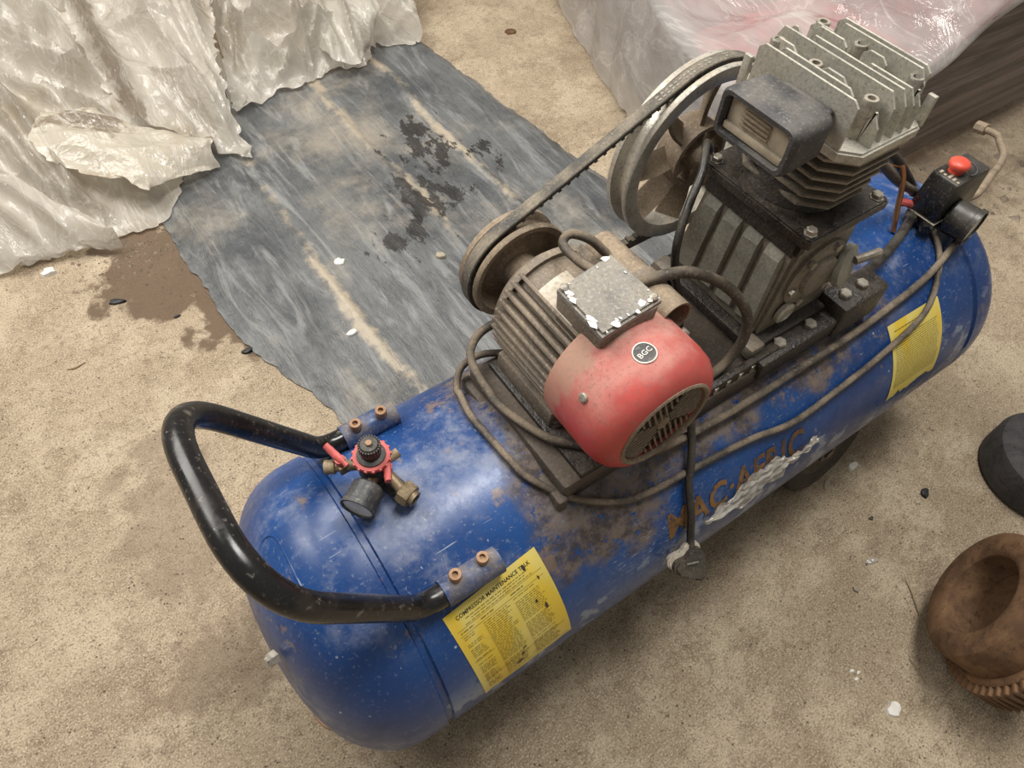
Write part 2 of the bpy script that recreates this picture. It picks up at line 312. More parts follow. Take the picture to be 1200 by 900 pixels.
def lathe(prof, c, d, segs=40, bm=None, closed=False, u=None):
    """prof: (radius, distance along d)"""
    bm = bm or bmesh.new(); a, b, d = frame_of(d); c = Vector(c); rings = []
    for r, h in prof:
        if r < 1e-6: rings.append([bm.verts.new(c+d*h)])
        else: rings.append([bm.verts.new(c+d*h+(a*cos(2*pi*i/segs)+b*sin(2*pi*i/segs))*r) for i in range(segs)])
    pr = list(zip(rings, rings[1:])) + ([(rings[-1], rings[0])] if closed else [])
    for p, q in pr:
        for i in range(segs):
            j = (i+1) % segs
            f = [p[i % len(p)], p[j % len(p)], q[j % len(q)], q[i % len(q)]]
            g = []
            for v in f:
                if v not in g: g.append(v)
            if len(g) > 2:
                try: bm.faces.new(g)
                except ValueError: pass
    if not closed:
        for rg in (rings[0], rings[-1]):
            if len(rg) > 2: bm.faces.new(rg)
    return bm
def cyl(p0, p1, r0, r1=None, segs=16, bm=None, bev=0.):
    p0, p1 = Vector(p0), Vector(p1); L = (p1-p0).length; r1 = r0 if r1 is None else r1
    pf = [(r0, 0), (r1, L)] if not bev else [(r0-bev, 0), (r0, bev), (r1, L-bev), (r1-bev, L)]
    return lathe(pf, p0, p1-p0, segs, bm)
def catmull(pts, n=8):
    P = [Vector(p) for p in pts]; P = [P[0]*2-P[1]]+P+[P[-1]*2-P[-2]]; out = []
    for i in range(1, len(P)-2):
        a, b, c, d = P[i-1:i+3]
        for k in range(n):
            t = k/n; out.append(.5*((2*b)+(c-a)*t+(2*a-5*b+4*c-d)*t*t+(3*b-a-3*c+d)*t**3))
    out.append(P[-2]); return out
def tube(pts, r, segs=10, bm=None, n=8, smooth=True, flat_=1.):
    bm = bm or bmesh.new(); P = catmull(pts, n) if smooth else [Vector(p) for p in pts]
    rings = []; u = None
    for i, p in enumerate(P):
        t = (P[min(i+1, len(P)-1)]-P[max(i-1, 0)]).normalized()
        u = t.orthogonal().normalized() if u is None else (u-t*u.dot(t)).normalized()
        w = t.cross(u); rr = r[i*len(r)//len(P)] if isinstance(r, (list, tuple)) else r
        rings.append([bm.verts.new(p+(u*cos(2*pi*k/segs)+w*sin(2*pi*k/segs)*flat_)*rr) for k in range(segs)])
    for a, b in zip(rings, rings[1:]):
        for k in range(segs): bm.faces.new((a[k], a[(k+1) % segs], b[(k+1) % segs], b[k]))
    bm.faces.new(rings[0]); bm.faces.new(rings[-1]); return bm
def round_path(pts, rad, n=8):
    """polyline with circular-ish rounded corners"""
    P = [Vector(p) for p in pts]; out = [P[0]]
    for i in range(1, len(P)-1):
        a, b, c = P[i-1:i+2]; r = min(rad[i-1] if isinstance(rad, (list, tuple)) else rad, (a-b).length*.48, (c-b).length*.48)
        s = b+(a-b).normalized()*r; e = b+(c-b).normalized()*r
        for k in range(n+1):
            t = k/n; out.append(s*(1-t)**2+b*2*t*(1-t)+e*t*t)
    out.append(P[-1])
    # densify
    res = [out[0]]
    for a, b in zip(out, out[1:]):
        m = max(1, int((b-a).length/.02))
        for k in range(1, m+1): res.append(a.lerp(b, k/m))
    return res
def prism(poly, c, u, v, w, thick, bm=None, bev=0):
    """polygon (a,b) in plane u,v extruded along w"""
    bm = bm or bmesh.new(); c, u, v, w = Vector(c), Vector(u), Vector(v), Vector(w)
    lo = [bm.verts.new(c+u*a+v*b) for a, b in poly]; hi = [bm.verts.new(c+u*a+v*b+w*thick) for a, b in poly]
    n = len(poly); f1 = bm.faces.new(lo); f2 = bm.faces.new(hi); sd = [bm.faces.new((lo[i], lo[(i+1) % n], hi[(i+1) % n], hi[i])) for i in range(n)]
    if bev: bmesh.ops.bevel(bm, geom=list(f2.edges), offset=bev, segments=2, affect='EDGES')
    return bm
def copies(o, parent, mats):
    """copies of a part sharing mesh data; mats = list of 4x4 matrices"""
    res = []
    for m in mats:
        c = o.copy(); COL.objects.link(c); c.parent = parent; c.matrix_local = m; res.append(c)
    return res
def text_mesh(txt, size, font_bold=.0, spacing=1.):
    cu = bpy.data.curves.new('t', 'FONT'); cu.body = txt; cu.size = size; cu.offset = font_bold; cu.space_character = spacing; cu.resolution_u = 3
    o = bpy.data.objects.new('t', cu); COL.objects.link(o); bpy.context.view_layer.update()
    dg = bpy.context.evaluated_depsgraph_get(); me = bpy.data.meshes.new_from_object(o.evaluated_get(dg))
    vs = [(v.co.x, v.co.y) for v in me.vertices]; fs = [tuple(p.vertices) for p in me.polygons]
    bpy.data.objects.remove(o); bpy.data.curves.remove(cu); bpy.data.meshes.remove(me); return vs, fs
R = 0.2
def on_tank(x, s, off=0.):      # s = arc length down the near flank from the crown
    t = s/R; return Vector((x, -(R+off)*sin(t), (R+off)*cos(t)))

# ================================================================== setting
def make_floor():
    bm = bmesh.new(); n = 60; g = [[bm.verts.new((-5+11*i/n, -4+10*j/n, 0)) for j in range(n+1)] for i in range(n+1)]
    for i in range(n):
        for j in range(n): bm.faces.new((g[i][j], g[i+1][j], g[i+1][j+1], g[i][j+1]))
    o = obj('floor', bm, 'concrete', smooth=0); o['kind'] = 'structure'; o['label'] = 'worn dusty tan concrete floor with oil stains'
make_floor()

# ================================================================== compressor
root = empty('air_compressor', (.45, 0, 0))
tag(root, 'blue tank air compressor with red-cowled motor, belt drive and black handle', 'air compressor')
OFF = (-.45, 0, H)
def part(name, bm, mat, smooth=35, label=None): return obj(name, bm, mat, root, smooth, label, OFF)
def sub(name, bm, mat, parent, smooth=35, label=None): return obj(name, bm, mat, parent, smooth, label)

# ---- tank shell
LT = 1.06
def tank_bm():
    pf = []
    for k in range(15):
        t = k/14*pi/2; e = 2/2.45
        pf.append((R*abs(sin(t))**e if k else 0, -.128*abs(cos(t))**e if k < 14 else 0))
    pf[-1] = (R, 0.0)
    pf += [(R, .012), (R-.004, .014), (R-.004, .021), (R, .023)]
    for k in range(1, 26): pf.append((R, .023+(LT-.04-.023)*k/26))
    pf += [(R, LT-.028), (R-.004, LT-.025), (R-.004, LT-.017), (R, LT-.014), (R, LT)]
    for k in range(1, 15):
        t = pi/2-k/14*pi/2; e = 2/2.4
        pf.append((R*abs(sin(t))**e if k < 14 else 0, LT+.108*abs(cos(t))**e))
    return lathe(pf, (0, 0, 0), (1, 0, 0), 96)
tank = part('tank', tank_bm(), 'tank', 40)
# pressed outline on the dome end, drain plug
bm = bmesh.new()
def dome(y, z):
    rr = hypot(y, z)/R; e = 2.45; return -.128*max(0, 1-rr**e)**(1/e)
wp = [(-.082, .046, .162), (-.074, .051, .169), (-.065, .048, .177), (-.060, .036, .183), (-.060, .013, .186), (-.061, -.012, .185), (-.061, -.024, .184), (-.061, -.045, .179)]
tube(wp, .0014, 6, bm, 5)
sub('weld_bead', bm, 'tank', tank)
sub('drain_plug', lathe([(.009, 0), (.009, .008), (.006, .010), (.006, .014), (.0, .014)], (dome(.0, .07)+.004, -.05, .1), (-1, -.25, .45), 6), 'steel', tank, 30)

# ---- handle sockets and bolts
for s in (1, -1):
    sk = part('handle_socket', None or tube([(.062, s*.118, .176), (.095, s*.118, .176), (.135, s*.118, .176)], .0165, 20, n=3), 'tank', 40, 'blue tubular socket welded to the tank')
    bmw = bmesh.new(); tube([(.064, s*.108, .166), (.10, s*.107, .167), (.134, s*.108, .166)], .005, 8, bmw); sub('weld_bead', bmw, 'tank', sk)
    sk.data.materials[0] = M['socket']
    for x in (.0805, .1156):
        b = lathe([(.0, .001), (.0035, .001), (.0035, .0055), (.0068, .0055), (.0072, .0045), (.0072, -.006), (0, -.006)], (x, s*.1145, .1965), (0, s*-.0 , 1), 20)
        sub('socket_bolt', b, 'rustbolt', sk, 40)
# ---- handle
hp = [(.075, .118, .176), (.032, .118, .178), (-.095, .116, .392), (-.095, -.116, .392), (.032, -.118, .178), (.075, -.118, .176)]
part('handle', tube(round_path(hp, [.07, .085, .085, .07], 12), .0138, 20, smooth=False), 'black', 60, 'black painted bent tube handle')

# ---- wheels and front foot
def wheel(s):
    lean = Matrix.Rotation(radians(9)*s, 3, 'X'); c = Vector((.84, s*.158, -.175)); d = lean @ Vector((0, s, 0))
    w = lathe([(.052, -.018), (.088, -.018), (.096, -.013), (.0995, -.004), (.0995, .004), (.096, .013), (.088, .018), (.08, .02), (.075, .017), (.055, .012)], c, d, 48, closed=True)
    w = part('wheel', w, 'tyre', 35)
    sub('wheel_disc', lathe([(.0, -.006), (.054, -.006), (.056, .012), (.050, .015), (.044, .008), (.022, .008), (.02, .018), (.01, .018), (.01, .022), (0, .022)], c, d, 36), 'plate', w)
wheel(-1); wheel(1)
bm = bb(.80, .88, -.14, .14, -.2, -.17, .004); part('axle_bracket', bm, 'grease')
bm = bmesh.new(); box(bm, (.13, 0, -.235), (.05, .2, .07), .006); box(bm, (.13, 0, -.270), (.06, .24, .010), .003); part('front_foot', bm, 'grease')

# ---- saddle plate carrying motor and pump
bm = bmesh.new()
bb(.238, .80, -.102, .105, .150, .2085, .006, bm)
saddle = part('saddle_plate', bm, 'plate', 35, 'oil-stained brown steel mounting plate')
sub('plate_flange', bb(.228, .243, -.108, .110, .14, .190, .004, rot=None), 'plate', saddle)
sub('motor_base_plate', bb(.262, .425, -.10, .095, .206, .2155, .002), 'grease', saddle)
for x, y in ((.28, .068), (.28, -.024), (.405, .068), (.405, -.02)):
    b = lathe([(.010, 0), (.010, .0015), (.0075, .0018), (.0075, .008), (.006, .009), (0, .009)], (x, y, .2155), (0, 0, 1), 6); lathe([(.004, 0), (.004, .006), (0, .006)], (x, y, .2245), (0, 0, 1), 10, b)
    sub('hex_bolt', b, 'steel', saddle, 30)
# slotted belt-tension rail
bm = bb(.44, .60, -.098, -.088, .2, .225, .002); rail = sub('tension_rail', bm, 'grease', saddle)
for k in range(6): sub('rail_slot_lip', bb(.455+k*.022, .462+k*.022, -.0995, -.0975, .206, .220, .0008), 'steel', saddle)
sub('pump_rail', bb(.555, .79, -.108, -.074, .19, .222, .004), 'grease', saddle)
sub('pump_rail', bb(.555, .77, .085, .115, .19, .222, .004), 'grease', saddle)
sub('rail_block', bb(.70, .795, -.112, -.066, .185, .245, .006), 'grease', saddle)
for x, y in ((.60, -.092), (.66, -.092), (.72, -.09), (.755, -.09)):
    b = lathe([(.009, 0), (.009, .006), (.0075, .0075), (0, .0075)], (x, y, .222 if x < .7 else .245), (0, 0, 1), 6); sub('hex_bolt', b, 'steel', saddle, 30)

# ---- electric motor (shaft along y)
MX, MZ = .342, .296
motor = part('electric_motor', lathe([(0, -.035), (.066, -.035), (.066, .088), (.072, .088), (.072, .098), (.06, .108), (.036, .116), (.03, .122), (.013, .122), (.013, .16), (0, .16)], (MX, 0, MZ), (0, 1, 0), 48), 'motor', 40, 'dusty brown finned electric motor')
fin = None
for k in range(38):
    a = 2*pi*k/38
    dg = math.degrees(a) % 360
    if 62 < dg < 118 or 250 < dg < 290: continue
    if fin is None:
        fin = sub('cooling_fin', bb(.064, .0815, -.034, .09, -.0026, .0026, .0014), 'motor', motor, 30)
        fin.matrix_local = Matrix.Translation((MX, 0, MZ)) @ Matrix.Rotation(-a, 4, 'Y'); f0 = fin
    else: copies(f0, motor, [Matrix.Translation((MX, 0, MZ)) @ Matrix.Rotation(-a, 4, 'Y')])
for s in (-1, 1):
    sub('motor_foot', bb(MX+s*.052-.022, MX+s*.052+.022, -.028, .085, .2155, .245, .004), 'motor', motor)
# fan cowl
cw = lathe([(.079, -.02), (.0835, -.02), (.0855, -.03), (.086, -.092), (.084, -.108), (.078, -.120), (.069, -.128), (.060, -.1305), (.0575, -.1285), (.0565, -.121), (.052, -.121), (.052, -.115), (.08, -.1), (.081, -.03)], (MX, 0, MZ), (0, 1, 0), 64, closed=True)
cowl = part('fan_cowl', cw, 'red', 45, 'dusty faded red fan cowl')
sub('grille_shade_disc', lathe([(0, -.1226), (.0564, -.1226), (.0564, -.118), (0, -.118)], (MX, 0, MZ), (0, 1, 0), 40), 'grease', cowl)  # black disc paints the shade of the open hollow behind the bars
gb = None
def gbar(u0, u1, w0, vert):   # bar across the grille
    c = ((u0+u1)/2, w0) if not vert else (w0, (u0+u1)/2); L = abs(u1-u0)
    b = bmesh.new(); box(b, (MX+c[0], -.1262, MZ+c[1]), (L, .0032, .0026) if not vert else (.0026, .0032, L), .0007, segs=1)
    rm = Matrix.Translation((MX, 0, MZ)) @ Matrix.Rotation(radians(-22), 4, 'Y') @ Matrix.Translation((-MX, 0, -MZ))
    bmesh.ops.transform(b, matrix=rm, verts=b.verts[:]); sub('grille_bar', b, 'iron_d', cowl, 30)
for k in range(-6, 7):
    w = k*.0076; lim = sqrt(max(0, .0555**2-w*w))
    if abs(w) > .0415: continue
    lo = max(.010, abs(w)+.002)
    if lim-lo > .006:
        for s in (1, -1):
            if not (s == 1 and k == 0): pass
            gbar(s*lo, s*lim, w, False); gbar(s*lo, s*lim, w, True)
sub('grille_hub', lathe([(0, -.128), (.009, -.128), (.0105, -.125), (.0105, -.119), (0, -.119)], (MX, 0, MZ), (0, 1, 0), 20), 'iron_d', cowl)
sub('grille_ring', lathe([(.0565, -.131), (.0595, -.1325), (.062, -.131), (.0615, -.127), (.0565, -.127)], (MX, 0, MZ), (0, 1, 0), 56, closed=True), 'iron_d', cowl)
# round sticker and screws on the cowl
def cowl_pt(a, y, off=0): r = .0862+off; return Vector((MX+r*cos(a), y, MZ+r*sin(a)))
A0 = atan2(.380-MZ, .331-MX); Y0 = -.0835
def disc_on_cowl(r, off, mat, name, r0=0):
    b = bmesh.new(); n = 40; ro = [b.verts.new(cowl_pt(A0+r*cos(2*pi*i/n)/.086, Y0+r*sin(2*pi*i/n), off)) for i in range(n)]
    if r0:
        ri = [b.verts.new(cowl_pt(A0+r0*cos(2*pi*i/n)/.086, Y0+r0*sin(2*pi*i/n), off)) for i in range(n)]
        for i in range(n): b.faces.new((ro[i], ro[(i+1) % n], ri[(i+1) % n], ri[i]))
    else:
        rm = [b.verts.new(cowl_pt(A0+r*.5*cos(2*pi*i/n)/.086, Y0+r*.5*sin(2*pi*i/n), off)) for i in range(n)]
        for i in range(n): b.faces.new((ro[i], ro[(i+1) % n], rm[(i+1) % n], rm[i]))
        b.faces.new(rm)
    return sub(name, b, mat, cowl, 40)
disc_on_cowl(.0125, .0004, 'rubber', 'round_sticker'); disc_on_cowl(.0130, .0007, 'white', 'sticker_rim', .0117)
vs, fs = text_mesh('BGC', .0088, .0001, 1.05); mxw = max(v[0] for v in vs)
b = bmesh.new(); bv = []
for (u, v) in vs:
    u -= mxw/2; v -= .003; ca, sa = cos(radians(8)), sin(radians(8)); u, v = u*ca-v*sa, u*sa+v*ca
    bv.append(b.verts.new(cowl_pt(A0-u/.086, Y0+v, .0009)))
for f in fs:
    try: b.faces.new([bv[i] for i in f])
    except ValueError: pass
sub('sticker_letters', b, 'white', cowl, 0)
for px, py, pz in ((.268, -.073, .338), (.41, -.07, .35)):
    a = atan2(pz-MZ, px-MX); p = cowl_pt(a, py); sub('cowl_screw', lathe([(.0055, -.001), (.0055, .002), (.004, .0032), (0, .0034)], p, (cos(a), 0, sin(a)), 12), 'steel', cowl)

# terminal box
tb = bmesh.new(); box(tb, (.338, -.012, .368), (.074, .074, .052), .004, taper=(1.06, 1.06)); tbox = part('terminal_box', tb, 'motor', 35, 'cast terminal box on the motor')
lid = [(.297, .023), (.378, .033), (.3815, -.048), (.296, -.054)]
sub('box_lid', prism([(x, y) for x, y in lid], (0, 0, .392), (1, 0, 0), (0, 1, 0), (0, 0, 1), .0085, bev=.003), 'lid', tbox)
bm = bmesh.new()
random.seed(3)
for k in range(30):       # flakes of white paint along the lid edges
    t = random.random(); e = random.choice((0, 2, 2, 3, 3, 3, 1)); p, q = lid[e], lid[(e+1) % 4]; cx, cy = p[0]+(q[0]-p[0])*t, p[1]+(q[1]-p[1])*t
    m = random.random()*.16+.03; cx += (.338-cx)*m; cy += (-.012-cy)*m; n = 7; r = .001+.0055*random.random()**2
    ring = [bm.verts.new((cx+r*(.5+random.random())*cos(2*pi*i/n), cy+r*(.5+random.random())*sin(2*pi*i/n)*1.3, .4008+k*.00004)) for i in range(n)]
    bm.faces.new(ring)
sub('paint_flakes', bm, 'flake', tbox, 0)['kind'] = 'stuff'
for x, y in ((.303, .019), (.374, -.042)): sub('lid_screw', lathe([(.005, 0), (.005, .002), (.003, .0035), (0, .0035)], (x, y, .4005), (0, 0, 1), 12), 'steel', tbox)
sub('cable_gland', lathe([(.009, 0), (.009, .008), (.006, .010), (.006, .004), (0, .004)], (.352, -.049, .368), (0, -1, 0), 16), 'motor', tbox)
bm = bmesh.new(); g = [[bm.verts.new((MX+.0815*cos(radians(94+j*4)), -.005+i*.012, MZ+.0815*sin(radians(94+j*4)))) for i in range(6)] for j in range(8)]
for j in range(7):
    for i in range(5): bm.faces.new((g[j][i], g[j][i+1], g[j+1][i+1], g[j+1][i]))
sub('nameplate', bm, 'cream', motor, 40, 'worn cream nameplate')
# capacitor tube
cp = lathe([(0, .088), (.018, .088), (.023, .084), (.0235, .03), (.0245, .03), (.0245, -.052), (.022, -.052), (.020, -.034), (0, -.034)], (.409, 0, .352), (0, 1, 0), 32)
capo = part('capacitor', cp, 'iron_d', 40, 'brown capacitor canister'); sub('capacitor_strap', lathe([(.0245, .0), (.026, .0), (.026, .012), (.0245, .012)], (.409, 0, .352), (0, 1, 0), 32, closed=True), 'motor', capo)
sub('capacitor_bracket', bb(.375, .425, -.03, .05, .318, .332, .003), 'motor', capo)
# motor pulley
mp = lathe([(0, .112), (.022, .112), (.024, .116), (.025, .150), (.030, .156), (.052, .158), (.058, .152), (.0615, .141), (.069, .1395), (.0705, .142), (.0705, .147), (.062, .153), (.062, .165), (.0705, .171), (.0705, .178), (0, .178)], (MX, 0, MZ), (0, 1, 0), 64)
part('motor_pulley', mp, 'iron_d', 35, 'dusty dished motor pulley')

# ---- flywheel
FX, FZ = .628, .357
fw = lathe([(.107, .1405), (.112, .139), (.1265, .1395), (.1275, .141), (.1275, .147), (.117, .153), (.117, .165), (.1275, .171), (.1275, .178), (.126, .179), (.110, .179), (.107, .172)], (FX, 0, FZ), (0, 1, 0), 96, closed=True)
fly = part('flywheel', fw, 'iron', 35, 'fan-bladed cast iron flywheel pulley')
sub('inner_ring', lathe([(.040, .140), (.046, .140), (.047, .178), (.040, .178)], (FX, 0, FZ), (0, 1, 0), 48, closed=True), 'iron_d', fly)
sub('hub', lathe([(0, .128), (.014, .128), (.018, .133), (.02, .176), (0, .176)], (FX, 0, FZ), (0, 1, 0), 24), 'iron_d', fly)
sub('hub_nut', lathe([(0, .118), (.009, .118), (.010, .120), (.010, .128), (0, .128)], (FX, 0, FZ), (0, 1, 0), 6), 'rustbolt', fly, 30)
b0 = v0 = None
for k in range(8):
    mt = Matrix.Translation((FX, .159, FZ)) @ Matrix.Rotation(2*pi*k/8+.12, 4, 'Y')
    if b0 is None:
        b = bmesh.new()
        # twisted blade from inner ring to rim
        rows = []
        for i in range(6):
            t = i/5; r = .044+.066*t; hw = .0155+.002*t; pit = radians(44-8*t)
            rows.append([(r, hw*cos(pit), -hw*sin(pit)+.004*sin(pi*t)), (r, -hw*cos(pit), hw*sin(pit)+.004*sin(pi*t))])
        for off in (-.0018, .0018):
            pass
        q = [[b.verts.new((p[0], p[1]+sg*.0018, p[2]+sg*.0018)) for p in row for sg in (1, -1)] for row in rows]
        for a_, c_ in zip(q, q[1:]):
            for i, j in ((0, 2), (2, 3), (3, 1), (1, 0)): b.faces.new((a_[i], a_[j], c_[j], c_[i]))
        b.faces.new((q[0][0], q[0][1], q[0][3], q[0][2])); b.faces.new((q[-1][0], q[-1][2], q[-1][3], q[-1][1]))
        b0 = sub('fan_blade', b, 'iron_d', fly, 30); b0.matrix_local = mt
        v0 = sub('hub_vane', bb(.016, .042, -.012, .014, -.002, .002, .001), 'iron_d', fly, 30); v0.matrix_local = mt
    else: copies(b0, fly, [mt]); copies(v0, fly, [mt])

# ---- drive belt
def belt():
    r1, r2 = .0735, .1305; dx, dz = FX-MX, FZ-MZ; D = hypot(dx, dz); base = atan2(dz, dx); al = math.acos((r1-r2)/D)
    path = []   # (point, normal)
    a0, a1 = base+al, base-al
    n = 40
    for k in range(n+1):
        a = a0+(2*pi-2*al)*k/n; path.append((MX+r1*cos(a), MZ+r1*sin(a), a))
    for k in range(1, 41):
        t = k/41; ax = a1+0; p = Vector((MX+r1*cos(a1), MZ+r1*sin(a1))); q = Vector((FX+r2*cos(a1), FZ+r2*sin(a1))); s = p.lerp(q, t); path.append((s.x, s.y, a1))
    for k in range(n*2+1):
        a = a1+(2*al)*k/(n*2); path.append((FX+r2*cos(a), FZ+r2*sin(a), a))
    for k in range(1, 41):
        t = k/41; p = Vector((FX+r2*cos(a0), FZ+r2*sin(a0))); q = Vector((MX+r1*cos(a0), MZ+r1*sin(a0))); s = p.lerp(q, t); path.append((s.x, s.y, a0))
    bm = bmesh.new(); yc = .159; rings = []
    for x, z, a in path:
        nx, nz = cos(a), sin(a); ring = []
        for h, y in ((0, -.0083), (.0012, -.0072), (.0012, .0072), (0, .0083), (-.009, .0052), (-.009, -.0052)): ring.append(bm.verts.new((x+nx*h, yc+y, z+nz*h)))
        rings.append(ring)
    for i in range(len(rings)):
        a, c = rings[i], rings[(i+1) % len(rings)]
        for k in range(6): bm.faces.new((a[k], a[(k+1) % 6], c[(k+1) % 6], c[k]))
    o = part('drive_belt', bm, 'belt', 30, 'dusty black rubber V-belt')
    # cogs on the inner face
    cg = bmesh.new(); tot = len(path)
    acc = 0.
    for i in range(tot):
        x, z, a = path[i]; x2, z2, _ = path[(i+1) % tot]; L = hypot(x2-x, z2-z); acc += L
        if acc > .0085:
            acc = 0; rt = Matrix.Rotation(-a, 3, 'Y'); box(cg, (x-cos(a)*.0105, yc, z-sin(a)*.0105), (.004, .0095, .0045), 0, rt)
    sub('belt_cogs', cg, 'belt', o, 30)['kind'] = 'stuff'
    # worn white print on the belt back
    pr = bmesh.new(); random.seed(5)
    for i in range(40+40+38, 40+40+38+52):
        if i % 17 in (14, 15, 16): continue
        x, z, a = path[i]; x2, z2, a2 = path[i+1]
        for row in (-.003, .002):
            if random.random() < .35: continue
            y0, y1 = yc+row-.0009, yc+row+.0009+random.random()*.001; t0, t1 = .1, .55+random.random()*.3
            P = [(x+(x2-x)*t0, y0, z+(z2-z)*t0, a), (x+(x2-x)*t1, y0, z+(z2-z)*t1, a2), (x+(x2-x)*t1, y1, z+(z2-z)*t1, a2), (x+(x2-x)*t0, y1, z+(z2-z)*t0, a)]
            pr.faces.new([pr.verts.new((p[0]+cos(p[3])*.0017, p[1], p[2]+sin(p[3])*.0017)) for p in P])
    sub('belt_print', pr, 'lid', o, 0)['kind'] = 'stuff'
belt()

# ---- pump crankcase
def hexa(lo, hi, z0, z1):   # (x0,x1,y0,y1) at bottom and top
    bm = bmesh.new(); v = []
    for (x0, x1, y0, y1), z in ((lo, z0), (hi, z1)): v += [bm.verts.new(p) for p in ((x0, y0, z), (x1, y0, z), (x1, y1, z), (x0, y1, z))]
    for f in ((0, 1, 2, 3), (4, 5, 6, 7), (0, 1, 5, 4), (1, 2, 6, 5), (2, 3, 7, 6), (3, 0, 4, 7)): bm.faces.new([v[i] for i in f])
    bmesh.ops.recalc_face_normals(bm, faces=bm.faces[:])
    bmesh.ops.bevel(bm, geom=bm.edges[:], offset=.005, segments=2, affect='EDGES'); return bm
crank = part('pump_crankcase', hexa((.572, .712, -.068, .098), (.588, .692, -.066, .084), .228, .402), 'alu_dirty', 35, 'oily cast crankcase of the pump')
sub('crankcase_flange', prism([(.570, -.082), (.704, -.082), (.708, -.076), (.708, .086), (.704, .092), (.570, .092), (.566, .086), (.566, -.076)], (0, 0, .399), (1, 0, 0), (0, 1, 0), (0, 0, 1), .012, bev=.002), 'grease', crank)
sub('crankcase_base', bb(.556, .735, -.084, .108, .2155, .231, .004), 'grease', crank)
# ribbed panels on the broad face
for k in range(4):
    y0 = -.062+k*.0385; y1 = y0+.034
    b = bmesh.new(); v = []
    for (z, xx, sq, lift) in ((.240, .574, 0, .0), (.250, .5715, .001, .004), (.352, .580, .002, .004), (.368, .586, .003, 0)):
        ys = 1-.10*(z-.24)/.13
        v.append([b.verts.new((xx+.003, (y0*ys+.002), z)), b.verts.new((xx-lift, y0*ys+.004, z)), b.verts.new((xx-lift-.002, y1*ys-.004, z)), b.verts.new((xx+.003, y1*ys, z))])
    for a_, c_ in zip(v, v[1:]):
        for i in range(3): b.faces.new((a_[i], a_[i+1], c_[i+1], c_[i]))
        b.faces.new((a_[3], a_[0], c_[0], c_[3]))
    b.faces.new(v[0]); b.faces.new(v[-1])
    sub('rib_panel', b, 'panel', crank, 25, 'grey ribbed casting panel')
sub('oily_band', hexa((.577, .60, -.067, .088), (.5805, .60, -.067, .086), .364, .400), 'grease', crank)
# near side: bearing cover, sight glass, plug and studs
sub('bearing_cover', lathe([(.05, 0), (.05, .007), (.044, .010), (.03, .010), (.028, .016), (.016, .018), (0, .018)], (.642, -.064, .315), (0, -1, 0), 36), 'alu_dirty', crank)
sub('oil_filler', lathe([(.026, 0), (.026, .010), (.029, .011), (.029, .019), (.02, .021), (0, .021)], (.688, -.066, .306), (.25, -1, .25), 20), 'panel', crank)
sub('breather_tube', tube([(.70, -.085, .318), (.722, -.092, .322), (.735, -.094, .322)], .006, 10), 'alu_dirty', crank)
sub('sight_glass', lathe([(.016, 0), (.016, .006), (.011, .008), (.010, .005), (0, .005)], (.61, -.07, .262), (0, -1, 0), 20), 'alu', crank)
for a in range(6):
    an = a*pi/3+.2; sub('cover_bolt', lathe([(.006, 0), (.006, .005), (0, .005)], (.642+.043*cos(an), -.073, .315+.043*sin(an)), (0, -1, 0), 6), 'steel', crank, 30)
for x, y in ((.58, -.07), (.695, -.07), (.58, .08), (.695, .08)): sub('flange_bolt', lathe([(.0085, 0), (.0085, .001), (.0068, .0012), (.0068, .006), (.005, .007), (0, .007)], (x, y, .411), (0, 0, 1), 6), 'steel', crank, 30)
sub('foot_lug', bb(.548, .575, -.088, -.062, .2155, .236, .004), 'alu_dirty', crank); sub('foot_lug', bb(.548, .575, .08, .108, .2155, .236, .004), 'alu_dirty', crank)

# ---- finned cylinder
CX, CY = .638, .006
cy_ = part('pump_cylinder', lathe([(0, .408), (.062, .408), (.06, .418), (.053, .43), (.052, .505), (0, .505)], (CX, CY, 0), (0, 0, 1), 40), 'grease', 40, 'oily finned cylinder barrel')
def octo(hx, hy, ch): return [(-hx+ch, -hy), (hx-ch, -hy), (hx, -hy+ch), (hx, hy-ch), (hx-ch, hy), (-hx+ch, hy), (-hx, hy-ch), (-hx, -hy+ch)]
for k in range(6):
    g = 1-.035*(5-k) if k < 5 else 1.
    sub('cylinder_fin', prism(octo(.066*g, .082*g, .026), (CX+.002, CY, .424+k*.0145), (1, 0, 0), (0, 1, 0), (0, 0, 1), .0042, bev=.001), 'alu_dirty', cy_, 30)

# ---- cylinder head
hd = part('cylinder_head', prism(octo(.064, .084, .018), (CX, CY, .503), (1, 0, 0), (0, 1, 0), (0, 0, 1), .012, bev=.0025), 'alu', 35, 'pale finned aluminium cylinder head')
ytop = .566
def hfin(x, y0, y1, zt, ch=.014, th=.0036):
    poly = [(y0, .512), (y1, .512), (y1, zt-ch*.4), (y1-ch*.5, zt), (y0+ch*.5, zt), (y0, zt-ch*.4)]
    if abs(y0-(CY-.084)) < .02: poly = [(y0, .512), (y1, .512), (y1, zt-.012), (y1-.006, zt), (y0+.012, zt), (y0+.002, zt-.014)]
    sub('head_fin', prism(poly, (x-th/2, 0, 0), (0, 1, 0), (0, 0, 1), (1, 0, 0), th, bev=.0008), 'alu', hd, 30)
Y0h, Y1h = CY-.08, CY+.08
hfin(.5785, Y0h+.016, Y1h-.014, ytop)
hfin(.5935, Y0h+.034, Y1h-.028, ytop-.002); 
hfin(.6065, -.022, .012, ytop-.004); hfin(.6065, .045, .078, ytop-.004); hfin(.6065, Y0h, -.058, ytop-.016)
hfin(.6235, Y0h+.002, Y1h, ytop)
hfin(.6400, Y0h, .058, ytop-.002)
hfin(.6400, .068, Y1h, ytop-.004)
hfin(.6560, .022, .066, ytop); hfin(.6560, Y0h, -.005, ytop-.006)
